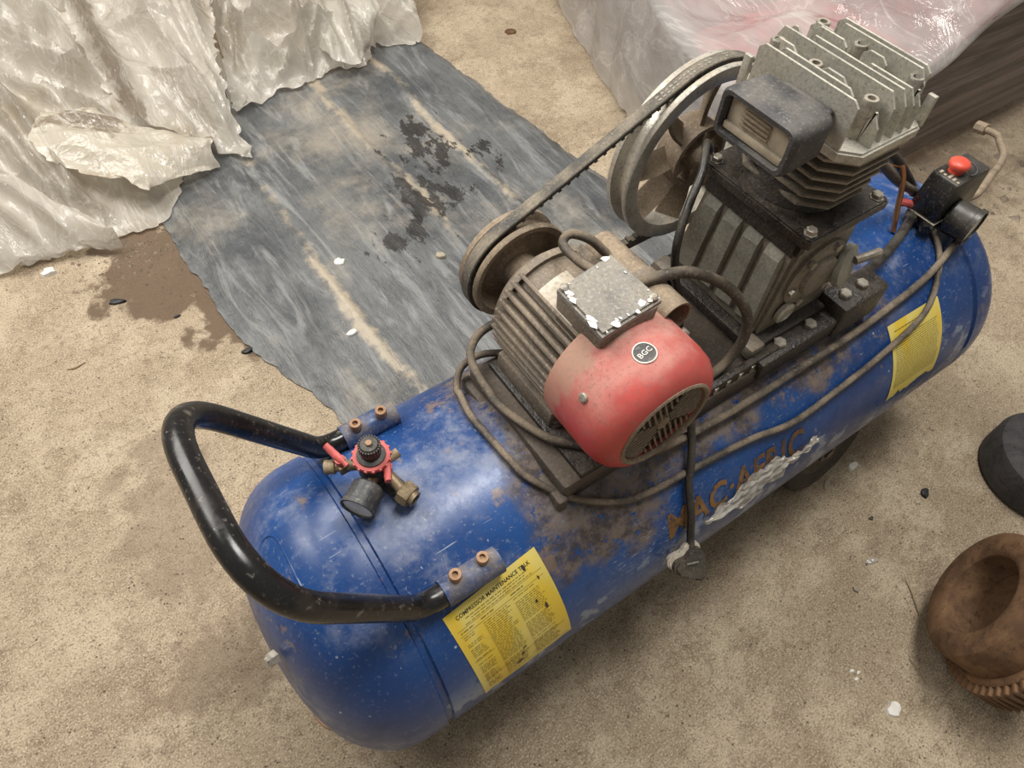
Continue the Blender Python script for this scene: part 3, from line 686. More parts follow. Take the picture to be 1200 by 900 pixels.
hfin(.6705, -.02, .01, ytop-.003); hfin(.6705, Y0h, -.058, ytop-.012); hfin(.6705, .046, .08, ytop-.006)
hfin(.6845, Y0h+.012, Y1h-.03, ytop)
hfin(.6975, Y0h+.02, Y1h-.02, ytop-.002)
for x in (.609, .681):
    for y in (.086-.012, .022, -.05):
        b = lathe([(.0085, .512), (.0085, .545), (.0078, .547), (.0078, .557), (.0072, .558), (.0042, .558), (.0042, .551), (0, .551)], (x, y, 0), (0, 0, 1), 18); sub('head_bolt', b, 'steel', hd, 35)
for x, y in ((.580, .082), (.692, -.070)): sub('corner_post', bb(x-.003, x+.003, y-.005, y+.005, .51, .545, .001), 'alu', hd)

# ---- air filter
def rrect(hy, hz, r, n=6):
    return [(sy*(hy-r)+r*cos(a), sz*(hz-r)+r*sin(a)) for sy, sz, a0 in ((1, 1, 0), (-1, 1, pi/2), (-1, -1, pi), (1, -1, 3*pi/2)) for a in [a0+pi/2*k/n for k in range(n+1)]]
def filter_bm():
    bm = bmesh.new(); c = Vector((0, -.0065, .533)); rings = []
    for x, hy, hz, r in ((.558, .043, .0215, .010), (.550, .0475, .0255, .012), (.508, .0495, .0275, .013), (.500, .0490, .0270, .012), (.4965, .0465, .0248, .010), (.4965, .0420, .0205, .007), (.4995, .0410, .0195, .006), (.511, .040, .0185, .005)):
        rings.append([bm.verts.new((x, c.y+a, c.z+b)) for a, b in rrect(hy, hz, r)])
    for p, q in zip(rings, rings[1:]):
        for i in range(len(p)): bm.faces.new((p[i], p[(i+1) % len(p)], q[(i+1) % len(p)], q[i]))
    bm.faces.new(rings[0]); bm.faces.new(rings[-1]); return bm
filt = part('air_filter', filter_bm(), 'rubber', 40, 'grey-black plastic intake filter housing')
sub('filter_panel', bb(.505, .512, -.0455, .0325, .5155, .5505, .001), 'beige', filt)
for k in range(4): sub('filter_louvre', bb(.502, .506, -.022, .014, .528+k*.0050, .5302+k*.0050, .0006), 'iron_d', filt)
sub('filter_ledge', bb(.501, .506, -.0455, .0325, .5155, .5235, .0015), 'beige', filt)
sub('filter_gasket', bb(.556, .5775, -.038, .026, .516, .548, .004), 'rubber', filt)

# ---- regulator and outlet valves
RX, RY = .066, .034
reg = part('pressure_regulator', lathe([(0, .192), (.016, .192), (.016, .206), (.012, .208), (.012, .218), (.0175, .222), (.0175, .25), (.0155, .2515), (0, .2515)], (RX, RY, 0), (0, 0, 1), 28), 'rubber', 35, 'dirty black pressure regulator')
bm = bmesh.new()
lathe([(.0145, .2505), (.0205, .2505), (.0212, .253), (.0205, .2555), (.0145, .2555)], (RX, RY, 0), (0, 0, 1), 32, bm, closed=True)
for k in range(16): box(bm, (RX+.0208*cos(k*pi/8), RY+.0208*sin(k*pi/8), .253), (.003, .0035, .004), .0006, Matrix.Rotation(k*pi/8, 3, 'Z'))
sub('red_collar', bm, 'redplastic', reg)
sub('knob_skirt', lathe([(0, .2545), (.0165, .2545), (.016, .2575), (.013, .2595), (0, .2595)], (RX, RY, 0), (0, 0, 1), 28), 'rubber', reg)
bm = lathe([(0, .259), (.0115, .259), (.0115, .276), (.0095, .279), (0, .279)], (RX, RY, 0), (0, 0, 1), 24)
for k in range(24): box(bm, (RX+.0117*cos(k*pi/12), RY+.0117*sin(k*pi/12), .273), (.0018, .0018, .009), 0, Matrix.Rotation(k*pi/12, 3, 'Z'))
sub('adjusting_knob', bm, 'plastic', reg, 30)
sub('knob_screw', lathe([(.0035, 0), (.0035, .0035), (0, .004)], (RX, RY, .2785), (0, 0, 1), 12), 'rustbolt', reg)
# small gauge
gd = Vector((-.80, -.58, -.02)).normalized(); gc = Vector((RX-.006, RY-.012, .229))
sub('gauge_stem', cyl(gc-gd*.008, gc+gd*.016, .006), 'brass', reg)
sub('gauge_case', lathe([(0, .012), (.0165, .012), (.0185, .0145), (.0190, .036), (.0205, .037), (.0205, .0425), (.0180, .0425), (.0178, .039), (0, .039)], gc, gd, 36), 'rubber', reg)
sub('gauge_dial', lathe([(.0177, .0395), (.0177, .0405), (0, .0405)], gc, gd, 32), 'glass', reg)
# valve toward the handle
va = Vector((RX-.010, RY+.008, .231)); vb = Vector((.020, .064, .227)); dv = (vb-va).normalized()
bm = cyl(va, vb, .0062); lathe([(.0082, -.012), (.0088, -.010), (.0080, -.006), (.0088, -.003), (.0082, 0), (.005, .0), (.005, -.004), (0, -.004)], vb, dv, 16, bm); box(bm, va.lerp(vb, .5), (.014, .014, .014), .002)
sub('outlet_valve', bm, 'brass', reg)
lv = va.lerp(vb, .55)+Vector((0, 0, .012))
def lever(p, d, L=.026):
    d = Vector(d).normalized(); b = cyl(p-Vector((0, 0, .008)), p+Vector((0, 0, .004)), .0052, .006, 14)
    tube([p-d*.012+Vector((0, 0, .003)), p+Vector((0, 0, .005)), p+d*.008+Vector((0, 0, .006)), p+d*L+Vector((0, 0, .010))], [.003, .0045, .005, .0048, .0042], 10, b, 4, True, .8); return b
sub('valve_lever', lever(lv, (-.25, .9, 0), .022), 'redplastic', reg, 40)
# valve toward the tank side
vc = Vector((RX+.008, RY-.012, .229)); vd = Vector((.079, -.006, .222)); de = (vd-vc).normalized()
bm = cyl(vc, vd+de*.004, .0065); lathe([(.0135, 0), (.0145, .002), (.0145, .012), (.0135, .014), (.009, .014), (.009, .009), (0, .009)], vd, (.35, -.9, -.1), 8, bm); lathe([(.0095, .014), (.0095, .019), (.006, .019), (.006, .012)], vd, (.35, -.9, -.1), 16, bm, closed=True)
sub('outlet_valve', bm, 'brass', reg)
p = Vector((.075, .016, .244)); sub('valve_lever', lever(p, (-.35, -.75, -.25), .02), 'redplastic', reg, 40)
sub('relief_pin', cyl((RX+.012, RY-.006, .236), (RX+.03, RY-.004, .239), .005, .006, 12), 'brass', reg)
sub('nipple', lathe([(.013, .197), (.013, .204), (.010, .205), (.010, .212)], (RX+.012, RY-.02, 0), (0, 0, 1), 6), 'rubber', reg)

# ---- pressure switch with gauge
sw = bmesh.new(); box(sw, (1.028, -.033, .257), (.094, .052, .070), .005, taper=(.92, .88)); sw = part('pressure_switch', sw, 'plastic', 35, 'black plastic pressure switch box')
sub('switch_base', bb(.984, 1.073, -.057, -.009, .201, .2205, .003), 'plastic', sw)
sub('switch_seam', bb(.9805, 1.0755, -.0592, -.0068, .2205, .2222, .0006), 'cream', sw)
sub('switch_foot', cyl((1.03, -.03, .17), (1.03, -.03, .203), .018, .016, 20), 'brass', sw)
sub('red_knob', lathe([(.0105, .290), (.0105, .300), (.0145, .301), (.0155, .304), (.0150, .308), (.012, .3105), (0, .3115)], (1.012, -.031, 0), (0, 0, 1), 28), 'redknob', sw, 45)
sub('knob_guard', tube([(1.03+.021*cos(t*pi/8), -.033+.019*sin(t*pi/8), .2925) for t in range(-5, 6)], .0016, 8, n=3), 'rubber', sw)
bm = bmesh.new()
for k in range(5): bb(.990, .994+.004*(k % 3), -.052+k*.0075, -.048+k*.0075, .2922, .2926, 0, bm)
sub('switch_print', bm, 'beige', sw, 0)['kind'] = 'stuff'
for x, y in ((.985, -.02), (.99, -.048)): sub('cable_gland', lathe([(.009, 0), (.011, .003), (.011, .012), (.008, .015), (0, .015)], (x, y, .212), (-1, -.5, -.1), 8), 'plastic', sw, 30)
sub('red_lever', tube([(1.07, -.035, .205), (1.09, -.036, .208), (1.118, -.037, .213)], [.005, .006, .007, .005], 10, n=4, flat_=.6), 'redplastic', sw)
sub('red_lever', tube([(.985, -.012, .228), (.968, .0, .232)], [.006, .007], 10, n=4), 'redplastic', sw)
gg = part('pressure_gauge', lathe([(0, .060), (.025, .060), (.0275, .063), (.0275, .092), (.030, .093), (.030, .101), (.027, .101), (.0265, .096), (0, .096)], (1.012, 0, .226), (.10, -1, .02), 44), 'plastic', 35, 'black pressure gauge below the switch')
sub('gauge_dial', lathe([(.0262, .0965), (.0262, .0975), (0, .0975)], (1.012, 0, .226), (.10, -1, .02), 36), 'glass', gg)
sub('gauge_stem', cyl((1.012, -.03, .215), (1.016, -.062, .224), .008), 'brass', gg)

# ---- tubes and cables
part('copper_tube', tube([(.925, .022, .305), (.938, .014, .30), (.943, .002, .275), (.943, -.01, .24), (.942, -.024, .202)], .0042, 10), 'copper', 60, 'thin bent copper unloader tube')
part('delivery_pipe', tube([(.71, .03, .47), (.77, .03, .44), (.84, .02, .36), (.905, .015, .305), (.95, .01, .27), (.99, .0, .245)], .0075, 12), 'cable', 60, 'dark delivery pipe from the pump head')
part('vent_hose', tube([(.72, .06, .43), (.80, .055, .40), (.90, .03, .335), (.965, .012, .275), (1.0, .0, .235)], .0075, 12), 'cable_b', 60, 'black hose behind the pressure switch')
part('switch_hose', tube([(.76, -.07, .235), (.79, -.073, .236), (.85, -.062, .226), (.90, -.05, .222), (.945, -.036, .216), (.975, -.026, .212)], .0075, 12), 'cable_b', 60, 'black cable from pump side to switch')
part('overhang_pipe', tube([(1.07, -.03, .20), (1.13, -.04, .2), (1.19, -.029, .18), (1.30, .0, .145), (1.376, .02, .12), (1.47, .05, .09), (1.53, .085, .072), (1.572, .113, .06), (1.583, .151, .05)], .007, 12), 'iron_d', 60, 'bent rusty pipe reaching past the tank end')
bm = lathe([(.012, -.012), (.013, -.01), (.013, .01), (.012, .012)], (1.583, .151, .05), (.1, .95, -.2), 8); part('pipe_fitting', bm, 'iron_d')
C1 = [(.30, .09, .2155), (.262, .112, .214), (.233, .114, .204), (.216, .098, .19), (.214, .086, .19), (.205, .05, .2), (.204, .011, .207), (.208, -.03, .204), (.216, -.062, .197), (.25, -.104, .178), (.298, -.131, .159), (.346, -.142, .149), (.431, -.147, .144), (.522, -.154, .136), (.601, -.164, .124), (.701, -.162, .127), (.81, -.156, .134), (.909, -.143, .148), (.963, -.111, .173), (.99, -.083, .188), (1.0, -.055, .203)]
part('motor_cable', tube(C1, .0048, 10, n=6), 'cable', 60, 'long thin dusty cable lying along the tank')
C2 = [(.318, .075, .30), (.297, .108, .268), (.268, .122, .245), (.246, .112, .232), (.236, .085, .228), (.234, .05, .224), (.236, .02, .2215), (.256, -.038, .2215), (.283, -.069, .2215), (.315, -.096, .2165), (.36, -.112, .192), (.422, -.116, .178), (.525, -.120, .174), (.642, -.120, .174), (.77, -.119, .174), (.918, -.110, .18), (1.0, -.095, .19), (1.045, -.082, .196), (1.06, -.06, .20)]
part('supply_cable', tube(C2, .0056, 10, n=6), 'cable', 60, 'thick dusty brown cable running beside the motor')
C3 = [(.60, .108, .40), (.575, .098, .425), (.545, .07, .415), (.512, .05, .395), (.487, .032, .362), (.487, .022, .32), (.497, .008, .27), (.492, -.01, .232), (.47, -.03, .2215), (.444, -.06, .2205), (.430, -.098, .2205), (.427, -.122, .184), (.413, -.145, .157), (.404, -.158, .137), (.396, -.184, .102), (.392, -.200, .066), (.386, -.213, .055)]
cord = part('power_cord', tube(C3, .0052, 10, n=6), 'cable_b', 60, 'black power cord hanging over the tank side')
C4 = [(.378, .0, .375), (.413, -.010, .381), (.455, -.022, .376), (.497, -.044, .350), (.526, -.066, .31), (.532, -.076, .265), (.518, -.076, .226), (.49, -.078, .2165), (.45, -.085, .2165)]
part('looped_cable', tube(C4, .0068, 10, n=6), 'cable', 60, 'thick cable looping from the terminal box')
part('capacitor_lead', tube([(.352, .022, .392), (.346, .05, .392), (.347, .078, .392), (.360, .082, .398), (.378, .068, .392), (.395, .055, .372)], .0055, 10), 'cable', 60)
# three-lobed plug on the cord end
def trefoil(s):
    pts = []
    for k in range(48):
        t = 2*pi*k/48; r = 1+.26*cos(3*(t+pi/2)); pts.append((s*r*sin(t)*1.05, s*r*cos(t)))
    return pts
pc = Vector((.379, -.213, .040)); pw = Vector((-.28, -.62, .73)).normalized(); pv = Vector((.012, .032, .018)); pv = (pv-pw*pv.dot(pw)).normalized(); pu = pv.cross(pw)
if pv.z < 0: pv = -pv
plug = part('mains_plug', prism(trefoil(.0215), pc, pu, pv, pw, .010, bev=.002), 'cream', 35, 'cream and dark three-lobed mains plug')
sub('plug_body', prism(trefoil(.0195), pc+pw*.009-pv*.004+pu*.002, pu, pv, pw, .014, bev=.003), 'tyre', plug)
sub('plug_print', prism([(-.008, -.002), (.008, -.002), (.008, 0), (-.008, 0)], pc+pw*.0265+pv*.004, pu, pv, pw, .0004), 'lid', plug, 0)
for a in (-.013, .013): sub('plug_pin', cyl(pc+pu*a-pw*.002, pc+pu*a-pw*.010, .0025), 'brass', plug)

# ---- labels and lettering on the tank
def patch(x0, s0, wd, ht, ang, off, nx=14, ny=18, ragged=0, seed=1):
    bm = bmesh.new(); g = []
    for j in range(ny+1):
        row = []
        for i in range(nx+1):
            u, v = wd*i/nx, ht*j/ny
            if ragged and j == ny: v -= ragged*abs(mn.noise(Vector((u*60, seed, 0))))*2
            row.append(bm.verts.new(on_tank(x0+u*cos(ang)+v*sin(ang), s0+v*cos(ang)-u*sin(ang), off)))
        g.append(row)
    for j in range(ny):
        for i in range(nx): bm.faces.new((g[j][i], g[j][i+1], g[j+1][i+1], g[j+1][i]))
    return bm
def printed(bm, rects, x0, s0, ang, off):
    for (u0, u1, v0, v1) in rects:
        bm.faces.new([bm.verts.new(on_tank(x0+u*cos(ang)+v*sin(ang), s0+v*cos(ang)-u*sin(ang), off)) for u, v in ((u0, v0), (u1, v0), (u1, v1), (u0, v1))])
def wrap_text(bm, txt, size, x0, s0, ang, u0, v0, off, width=None, bold=0., sp=1.):
    vs, fs = text_mesh(txt, size, bold, sp); w = max(v[0] for v in vs); k = width/w if width else 1
    q = []
    for a, b in vs:
        u, v = u0+a*k, v0-b; q.append(bm.verts.new(on_tank(x0+u*cos(ang)+v*sin(ang), s0+v*cos(ang)-u*sin(ang), off)))
    for f in fs:
        try: bm.faces.new([q[i] for i in f])
        except ValueError: pass
L1 = (.051, R*radians(39.3)+.008); W1, H1, AG = .132, .160, .10
sub('instruction_label', patch(*L1, W1, H1, AG, .0007, ragged=.004), 'label', tank, 40, 'yellow maintenance label')
bm = bmesh.new(); random.seed(11); rc = []
def words(u0, u1, v, h=.0009):
    u = u0
    while u < u1:
        w = .002+random.random()*.006; e = min(u+w, u1); rc.append((u, e, v, v+h)); u = e+.0014
# frame lines
fx0, fx1, fy0, fy1 = .006, .126, .026, .153
for (a, b_, c, d) in ((fx0, fx1, fy0, fy0+.0005), (fx0, fx1, fy1, fy1+.0005), (fx0, fx0+.0005, fy0, fy1), (fx1, fx1+.0005, fy0, fy1), (.034, .0345, fy0, fy1), (.076, .0765, fy0-.004, fy1), (fx0, fx1, .034, .0345), (fx0, .034, .078, .0785), (fx0, fx1, .122, .1225)): rc.append((a, b_, c, d))
words(.022, .112, .0165, .0011); words(.028, .105, .0200, .0009); words(.018, .115, .0235, .0009)
for col, (a, b_) in enumerate(((.008, .030), (.036, .074), (.079, .118))):
    v = .0295
    words(a, a+.018, v, .0016); v = .037
    while v < .150:
        if not (col == 0 and random.random() < .35): words(a, b_-random.random()*.008, v)
        v += .0030
        if random.random() < .08: v += .003
printed(bm, rc, *L1, AG, .0011); o = sub('label_print', bm, 'ink2', tank, 0); o['kind'] = 'stuff'; bm = bmesh.new()
wrap_text(bm, 'COMPRESSOR MAINTENANCE TALK', .0072, *L1, AG, .012, .0130, .0011, .106, .00008)
sub('label_print', bm, 'ink', tank, 0)
# torn nicks showing the dark tank through the label
bm = bmesh.new()
for (u, v, a, b_) in ((.108, .012, .0022, .005), (.118, .034, .001, .003), (.103, .06, .0014, .003), (.062, .125, .0035, .002), (.066, .114, .003, .0012), (.112, .075, .002, .005), (.055, .138, .005, .0028)):
    ring = []
    for i in range(8):
        t = 2*pi*i/8; uu, vv = u+a*cos(t)*(.7+.6*random.random()), v+b_*sin(t)*(.7+.6*random.random()); ring.append(bm.verts.new(on_tank(L1[0]+uu*cos(AG)+vv*sin(AG), L1[1]+vv*cos(AG)-uu*sin(AG), .0013)))
    bm.faces.new(ring)
sub('label_tear', bm, 'grease', tank, 0)['kind'] = 'stuff'
L2 = (.828, R*radians(41.0)); W2, H2 = .122, .135
sub('instruction_label', patch(*L2, W2, H2, -.02, .0007, ragged=.012, seed=4), 'label', tank, 40, 'dirty yellow instruction label')
bm = bmesh.new(); rc = []
words(.012, .070, .012, .0018); v = .028
while v < .112: words(.008, .114-random.random()*.006, v, .0011); v += .0036
printed(bm, rc, *L2, -.02, .0011); o = sub('label_print', bm, 'ink2', tank, 0); o['kind'] = 'stuff'
# painted maker lettering
bm = bmesh.new(); wrap_text(bm, 'MAC·AFRIC', .058, .362, R*radians(69.0), -.02, 0, 0, .0012, .262, .0015, 1.04)
bmesh.ops.subdivide_edges(bm, edges=[e for e in bm.edges if e.calc_length() > .015], cuts=2)
sub('tank_lettering', bm, 'letter', tank, 0, 'worn orange painted lettering')
# torn strip of plastic stuck to the tank below the lettering
bm = bmesh.new(); rows = []
for i in range(81):
    t = i/80; x = .425+.225*t; mid = R*radians(72-3.5*t)+.002*sin(t*9); hw = .024*sin(pi*min(1, .02+t*1.02))**.9*(1.1 if t < .70 else .45)+.0008; row = []
    for j in range(15):
        u = j/14*2-1; s = mid+hw*u*(1 if u > 0 else .75)+.012*abs(u)*mn.noise(Vector((t*15, u*1.5, 3)))
        o_ = .003+.006*abs(mn.noise(Vector((t*5+u*1.2, u*5.5, 1))))+.003*mn.noise(Vector((t*14, u*9, 7)))+.003*(1-u*u)
        row.append(bm.verts.new(on_tank(x, s, max(.0008, o_))))
    rows.append(row)
for a, b in zip(rows, rows[1:]):
    for j in range(14): bm.faces.new((a[j], a[j+1], b[j+1], b[j]))
sub('torn_plastic_strip', bm, 'film', tank, 25, 'torn white plastic strip stuck to the tank')

# ================================================================== plastic sheets
def poly_at(P, t):
    L = [0.]
    for a, b in zip(P, P[1:]): L.append(L[-1]+hypot(b[0]-a[0], b[1]-a[1]))
    d = t*L[-1]
    for i in range(len(P)-1):
        if d <= L[i+1]+1e-9:
            k = (d-L[i])/max(1e-9, L[i+1]-L[i]); return Vector((P[i][0]+(P[i+1][0]-P[i][0])*k, P[i][1]+(P[i+1][1]-P[i][1])*k))
    return Vector(P[-1])
def seg_d(x, y, s):
    ax, ay, bx, by = s; dx, dy = bx-ax, by-ay; t = max(0, min(1, ((x-ax)*dx+(y-ay)*dy)/(dx*dx+dy*dy))); return hypot(x-ax-dx*t, y-ay-dy*t), t
def crumple(x, y, seed, amp=.02, n=16, lam=(.10, .35), ang0=None, spread=pi):
    rnd = random.Random(seed); h = 0.
    wx = x+.05*mn.noise(Vector((x*4, y*4, seed))); wy = y+.05*mn.noise(Vector((x*4+9, y*4, seed)))
    for k in range(n):
        a = (ang0 if ang0 is not None else 0)+rnd.uniform(-spread/2, spread/2); l = rnd.uniform(*lam); ph = rnd.random(); q = (wx*cos(a)+wy*sin(a))/l+ph
        tri = abs((q % 1.)-.5)*2; m = .5+.5*mn.noise(Vector((x*2.2+k*7.1, y*2.2, seed*1.7)))
        h += (tri**1.4-.4)*l*max(0, m)*3.0
    return amp*h*2.2/n*6
def coons(name, top, bot, left, right, zf, mat, nu=150, nv=150, jag=.012, seed=1, above=()):
    """left: bottom->top, right: bottom->top, bot/top: left->right"""
    from mathutils.bvhtree import BVHTree
    bm = bmesh.new(); g = []; trees = [BVHTree.FromPolygons([v.co for v in q.data.vertices], [tuple(f.vertices) for f in q.data.polygons]) for q in above]
    c00, c10, c01, c11 = Vector(bot[0]), Vector(bot[-1]), Vector(top[0]), Vector(top[-1])
    for j in range(nv+1):
        v = j/nv; l, r = poly_at(left, v), poly_at(right, v); row = []
        for i in range(nu+1):
            u = i/nu; b, t = poly_at(bot, u), poly_at(top, u)
            p = b*(1-v)+t*v+l*(1-u)+r*u-(c00*(1-u)*(1-v)+c10*u*(1-v)+c01*(1-u)*v+c11*u*v)
            e = min(u, 1-u, v*1.0, 1-v); w = max(0, 1-e/.06)
            p = p+Vector((mn.noise(Vector((p.x*45, p.y*45, seed))), mn.noise(Vector((p.x*45, p.y*45, seed+5)))))*jag*w
            p = p+Vector((mn.noise(Vector((p.x*9, p.y*9, seed))), mn.noise(Vector((p.x*9, p.y*9, seed+5)))))*jag*1.6*w
            zz = zf(p.x, p.y, u, v)
            for tr in trees:
                hit = tr.ray_cast(Vector((p.x, p.y, 3)), Vector((0, 0, -1)))[0]
                if hit is not None: zz = max(zz, hit.z+.004)
            row.append(bm.verts.new((p.x, p.y, zz)))
        g.append(row)
    for j in range(nv):
        for i in range(nu): bm.faces.new((g[j][i], g[j][i+1], g[j+1][i+1], g[j+1][i]))
    return obj(name, bm, mat, smooth=50)
def ridges(x, y, rs):
    h = 0.
    for (ax, ay, bx, by, hh, w) in rs:
        d, t = seg_d(x, y, (ax, ay, bx, by)); k = d/w
        if k < 3: h += hh*(.55*math.exp(-1.4*k)+.45*math.exp(-k*k))*(min(1, t*5+.3)*min(1, (1-t)*5+.3))
    return h

# ---- dark sheet covering a thin board
SB = [(.148, .30), (.5, .20), (.9, .22), (1.14, .30)]; ST = [(.30, 1.62), (.6, 1.66), (.99, 1.66)]
SL = [(.148, .30), (.146, .467), (.085, .66), (.066, .753), (.055, .95), (.045, 1.15), (.05, 1.27), (.17, 1.44), (.30, 1.62)]
SR = [(1.14, .30), (1.10, .55), (1.083, .645), (1.05, .935), (1.02, 1.25), (.99, 1.57), (.99, 1.66)]
def zsheet(x, y, u, v):
    e = min(u/.07, (1-u)/.04, (1-v)/.05, v/.05); edge = max(0., min(1., e)); edge = edge*edge*(3-2*edge)
    z = .004+.022*edge
    z += .008*ridges(x, y, [(.30, .5, .27, 1.35, 1, .012), (.61, .5, .58, 1.6, 1, .014), (.80, .6, .80, 1.6, 1, .012)])*edge
    z += .0035*crumple(x, y, 3, 1.0, 10, (.05, .22), .6, 2.2)*edge*(1.0 if True else 0)
    # long pulled wrinkles near the left edge
    z += .006*edge*max(0, 1-u/.45)*(abs(mn.noise(Vector(((x*cos(.35)-y*sin(.35)*.0)*26+y*5, y*1.6, 2)))))
    return max(.0025, z)
SH = o = coons('plastic_sheet', ST, SB, SL, SR, zsheet, 'sheet', 220, 260, .006, 4)
tag(o, 'dark grey polythene sheet spread flat on the floor, marked by oil and dust, with painted pale sheen streaks', 'plastic sheet')

# ---- heap of milky torn film
def sheet(name, label, t, b, l, r, zf, seed, nu=170, nv=170, jag=.014, mat='film', above=()):
    # make the corners agree
    l = [b[0]]+l[1:-1]+[t[0]]; r = [b[-1]]+r[1:-1]+[t[-1]]
    o = coons(name, t, b, l, r, zf, mat, nu, nv, jag, seed, above); tag(o, label, 'plastic film', 'torn milky film heap'); return o
A_bot = [(-.403, 1.259), (-.289, 1.219), (-.261, 1.176), (-.218, 1.181), (-.129, 1.201), (-.075, 1.16), (-.021, 1.177), (.059, 1.176), (.126, 1.218)]
A_top = [(-.20, 2.80), (.209, 2.66), (.58, 2.46)]; A_left = [(0, 0), (-.45, 1.8), (0, 0)]; A_right = [(0, 0), (.26, 1.5), (.40, 1.9), (0, 0)]
rA = [(-.135, 1.746, -.076, 1.2, .085, .020), (-.184, 1.55, -.137, 1.2, .065, .016), (-.16, 1.64, -.105, 1.2, .05, .010), (-.073, 2.017, .11, 1.58, .08, .03), (-.103, 1.886, .10, 1.63, .06, .016), (-.25, 1.45, -.02, 1.2, .05, .016), (-.3, 1.7, -.22, 1.25, .07, .035), (-.03, 1.42, .1, 1.22, .045, .014), (-.1, 2.3, .1, 1.9, .09, .04), (-.2, 1.9, -.02, 1.6, .06, .018), (-.05, 1.7, .06, 1.5, .05, .014)]
def zA(x, y, u, v):
    e = min(1, v/.10)*min(1, (u+.1)/.1); base = .010+.075*min(1, v/.35)*(.75+.5*mn.noise(Vector((x*2.5, y*2.5, 1))))+.04*v
    return max(.003, e*(base+ridges(x, y, rA)+crumple(x, y, 21, .05, 18, (.07, .32), .3, 3.0))+.008)
FSA = sheet('film_sheet', 'large milky plastic sheet with long pleats, spread beneath the torn flaps', A_top, A_bot, A_left, A_right, zA, 2, 220, 260, above=[SH])
B_top = [(-.07, 1.535), (.033, 1.535), (.105, 1.43), (.258, 1.346)]; B_bot = [(-.111, 1.357), (-.054, 1.286), (.058, 1.2), (.152, 1.233), (.221, 1.256)]
def zB(x, y, u, v):
    d = hypot((x-(-.0))/.09, (y-1.44)/.08)
    return .055+.075*(1-u)+.05*sin(pi*v)*(.4+.6*u)+crumple(x, y, 33, .03, 12, (.05, .16), .9, 1.4)+.012*math.exp(-d*d)-.02*(u**3)
FSB = sheet('film_flap', 'milky plastic flap with a torn end and a brown dirt patch', B_top, B_bot, [(0, 0), (-.125, 1.43), (0, 0)], [(0, 0), (.25, 1.30), (0, 0)], zB, 6, 150, 110, mat='film_b', above=[SH, FSA])
C_top = [(.144, 2.55), (.334, 2.43), (.633, 2.27)]; C_bot = [(.108, 1.48), (.185, 1.406), (.252, 1.293), (.316, 1.246)]
rC = [(.141, 2.247, .122, 1.42, .06, .022), (.258, 2.064, .298, 1.29, .04, .022), (.371, 1.887, .317, 1.362, .025, .014), (.45, 2.2, .36, 1.55, .05, .022), (.34, 2.1, .33, 1.6, .02, .009), (.2, 1.62, .30, 1.45, .018, .008), (.18, 1.8, .33, 1.7, .02, .010), (.3, 1.95, .42, 1.75, .025, .010)]
def zC(x, y, u, v):
    return .075+.09*min(1, v*2.2)+.03*v+ridges(x, y, rC)+crumple(x, y, 45, .045, 16, (.06, .26), .6, 3.0)-.035*max(0, 1-v/.12)*u
FSC = sheet('film_strip', 'long folded strip of milky plastic with a grey dirty crease', C_top, C_bot, [(0, 0), (.078, 1.72), (.12, 2.1), (0, 0)], [(0, 0), (.325, 1.351), (.40, 1.62), (0, 0)], zC, 8, 150, 240, mat='film_c', above=[SH, FSA, FSB])
D_top = [(.58, 2.26), (.85, 2.13), (1.20, 1.95)]; D_bot = [(.36, 1.44), (.427, 1.46), (.544, 1.475), (.68, 1.505), (.761, 1.48), (.832, 1.54), (.97, 1.51)]
rD = [(.45, 1.6, .62, 1.50, .06, .022), (.55, 1.75, .72, 1.53, .08, .026), (.7, 1.8, .80, 1.52, .07, .02), (.85, 1.65, .98, 1.60, .05, .018), (.45, 1.72, .68, 1.66, .06, .018), (.72, 1.72, .95, 1.75, .05, .016), (.55, 1.58, .75, 1.60, .045, .012), (.42, 1.55, .5, 1.75, .05, .012), (.62, 1.52, .66, 1.7, .04, .010), (.9, 1.8, .85, 1.58, .05, .012), (.5, 1.5, .8, 1.62, .04, .010)]
def zD(x, y, u, v):
    return max(.03, .034+.075*min(1, v*3)+ridges(x, y, rD)+crumple(x, y, 57, .12, 18, (.06, .22), None, pi)*(.5+.5*min(1, v*4)))
FSD = sheet('crumpled_film', 'tightly crumpled milky plastic bunched on the dark sheet end', D_top, D_bot, [(0, 0), (.40, 1.66), (.48, 1.95), (0, 0)], [(0, 0), (1.03, 1.66), (0, 0)], zD, 12, 200, 170, above=[SH, FSA, FSC])

E_top = [(-.30, 1.53), (-.176, 1.383), (-.127, 1.248), (-.062, 1.13)]; E_bot = [(-.38, 1.23), (-.264, 1.165), (-.218, 1.17), (-.129, 1.150), (-.055, 1.115)]
def zE(x, y, u, v): return max(.012, .02+.10*sin(pi*min(1, v*.62))*(1-.45*u)+ridges(x, y, [(-.3, 1.4, -.2, 1.18, .03, .012), (-.24, 1.38, -.14, 1.17, .03, .010), (-.33, 1.35, -.29, 1.2, .03, .012)])+crumple(x, y, 83, .018, 10, (.04, .14), .3, 1.2))
sheet('film_fold', 'tan-tinted rolled plastic hem at the low corner of the heap', E_top, E_bot, [(0, 0), (-.36, 1.38), (0, 0)], [(0, 0), (-.058, 1.122), (0, 0)], zE, 15, 120, 80, .008, above=[FSA])
G_top = [(.70, 1.84), (.80, 1.74), (.89, 1.64)]; G_bot = [(.640, 1.66), (.662, 1.532), (.675, 1.46), (.723, 1.44), (.800, 1.505)]
def zG(x, y, u, v): return .075+.075*sin(pi*min(1, v*.7))+ridges(x, y, [(.74, 1.8, .69, 1.47, .03, .012), (.8, 1.7, .73, 1.46, .03, .010), (.69, 1.7, .67, 1.5, .02, .008)])+crumple(x, y, 91, .022, 10, (.04, .12), .2, 1.6)
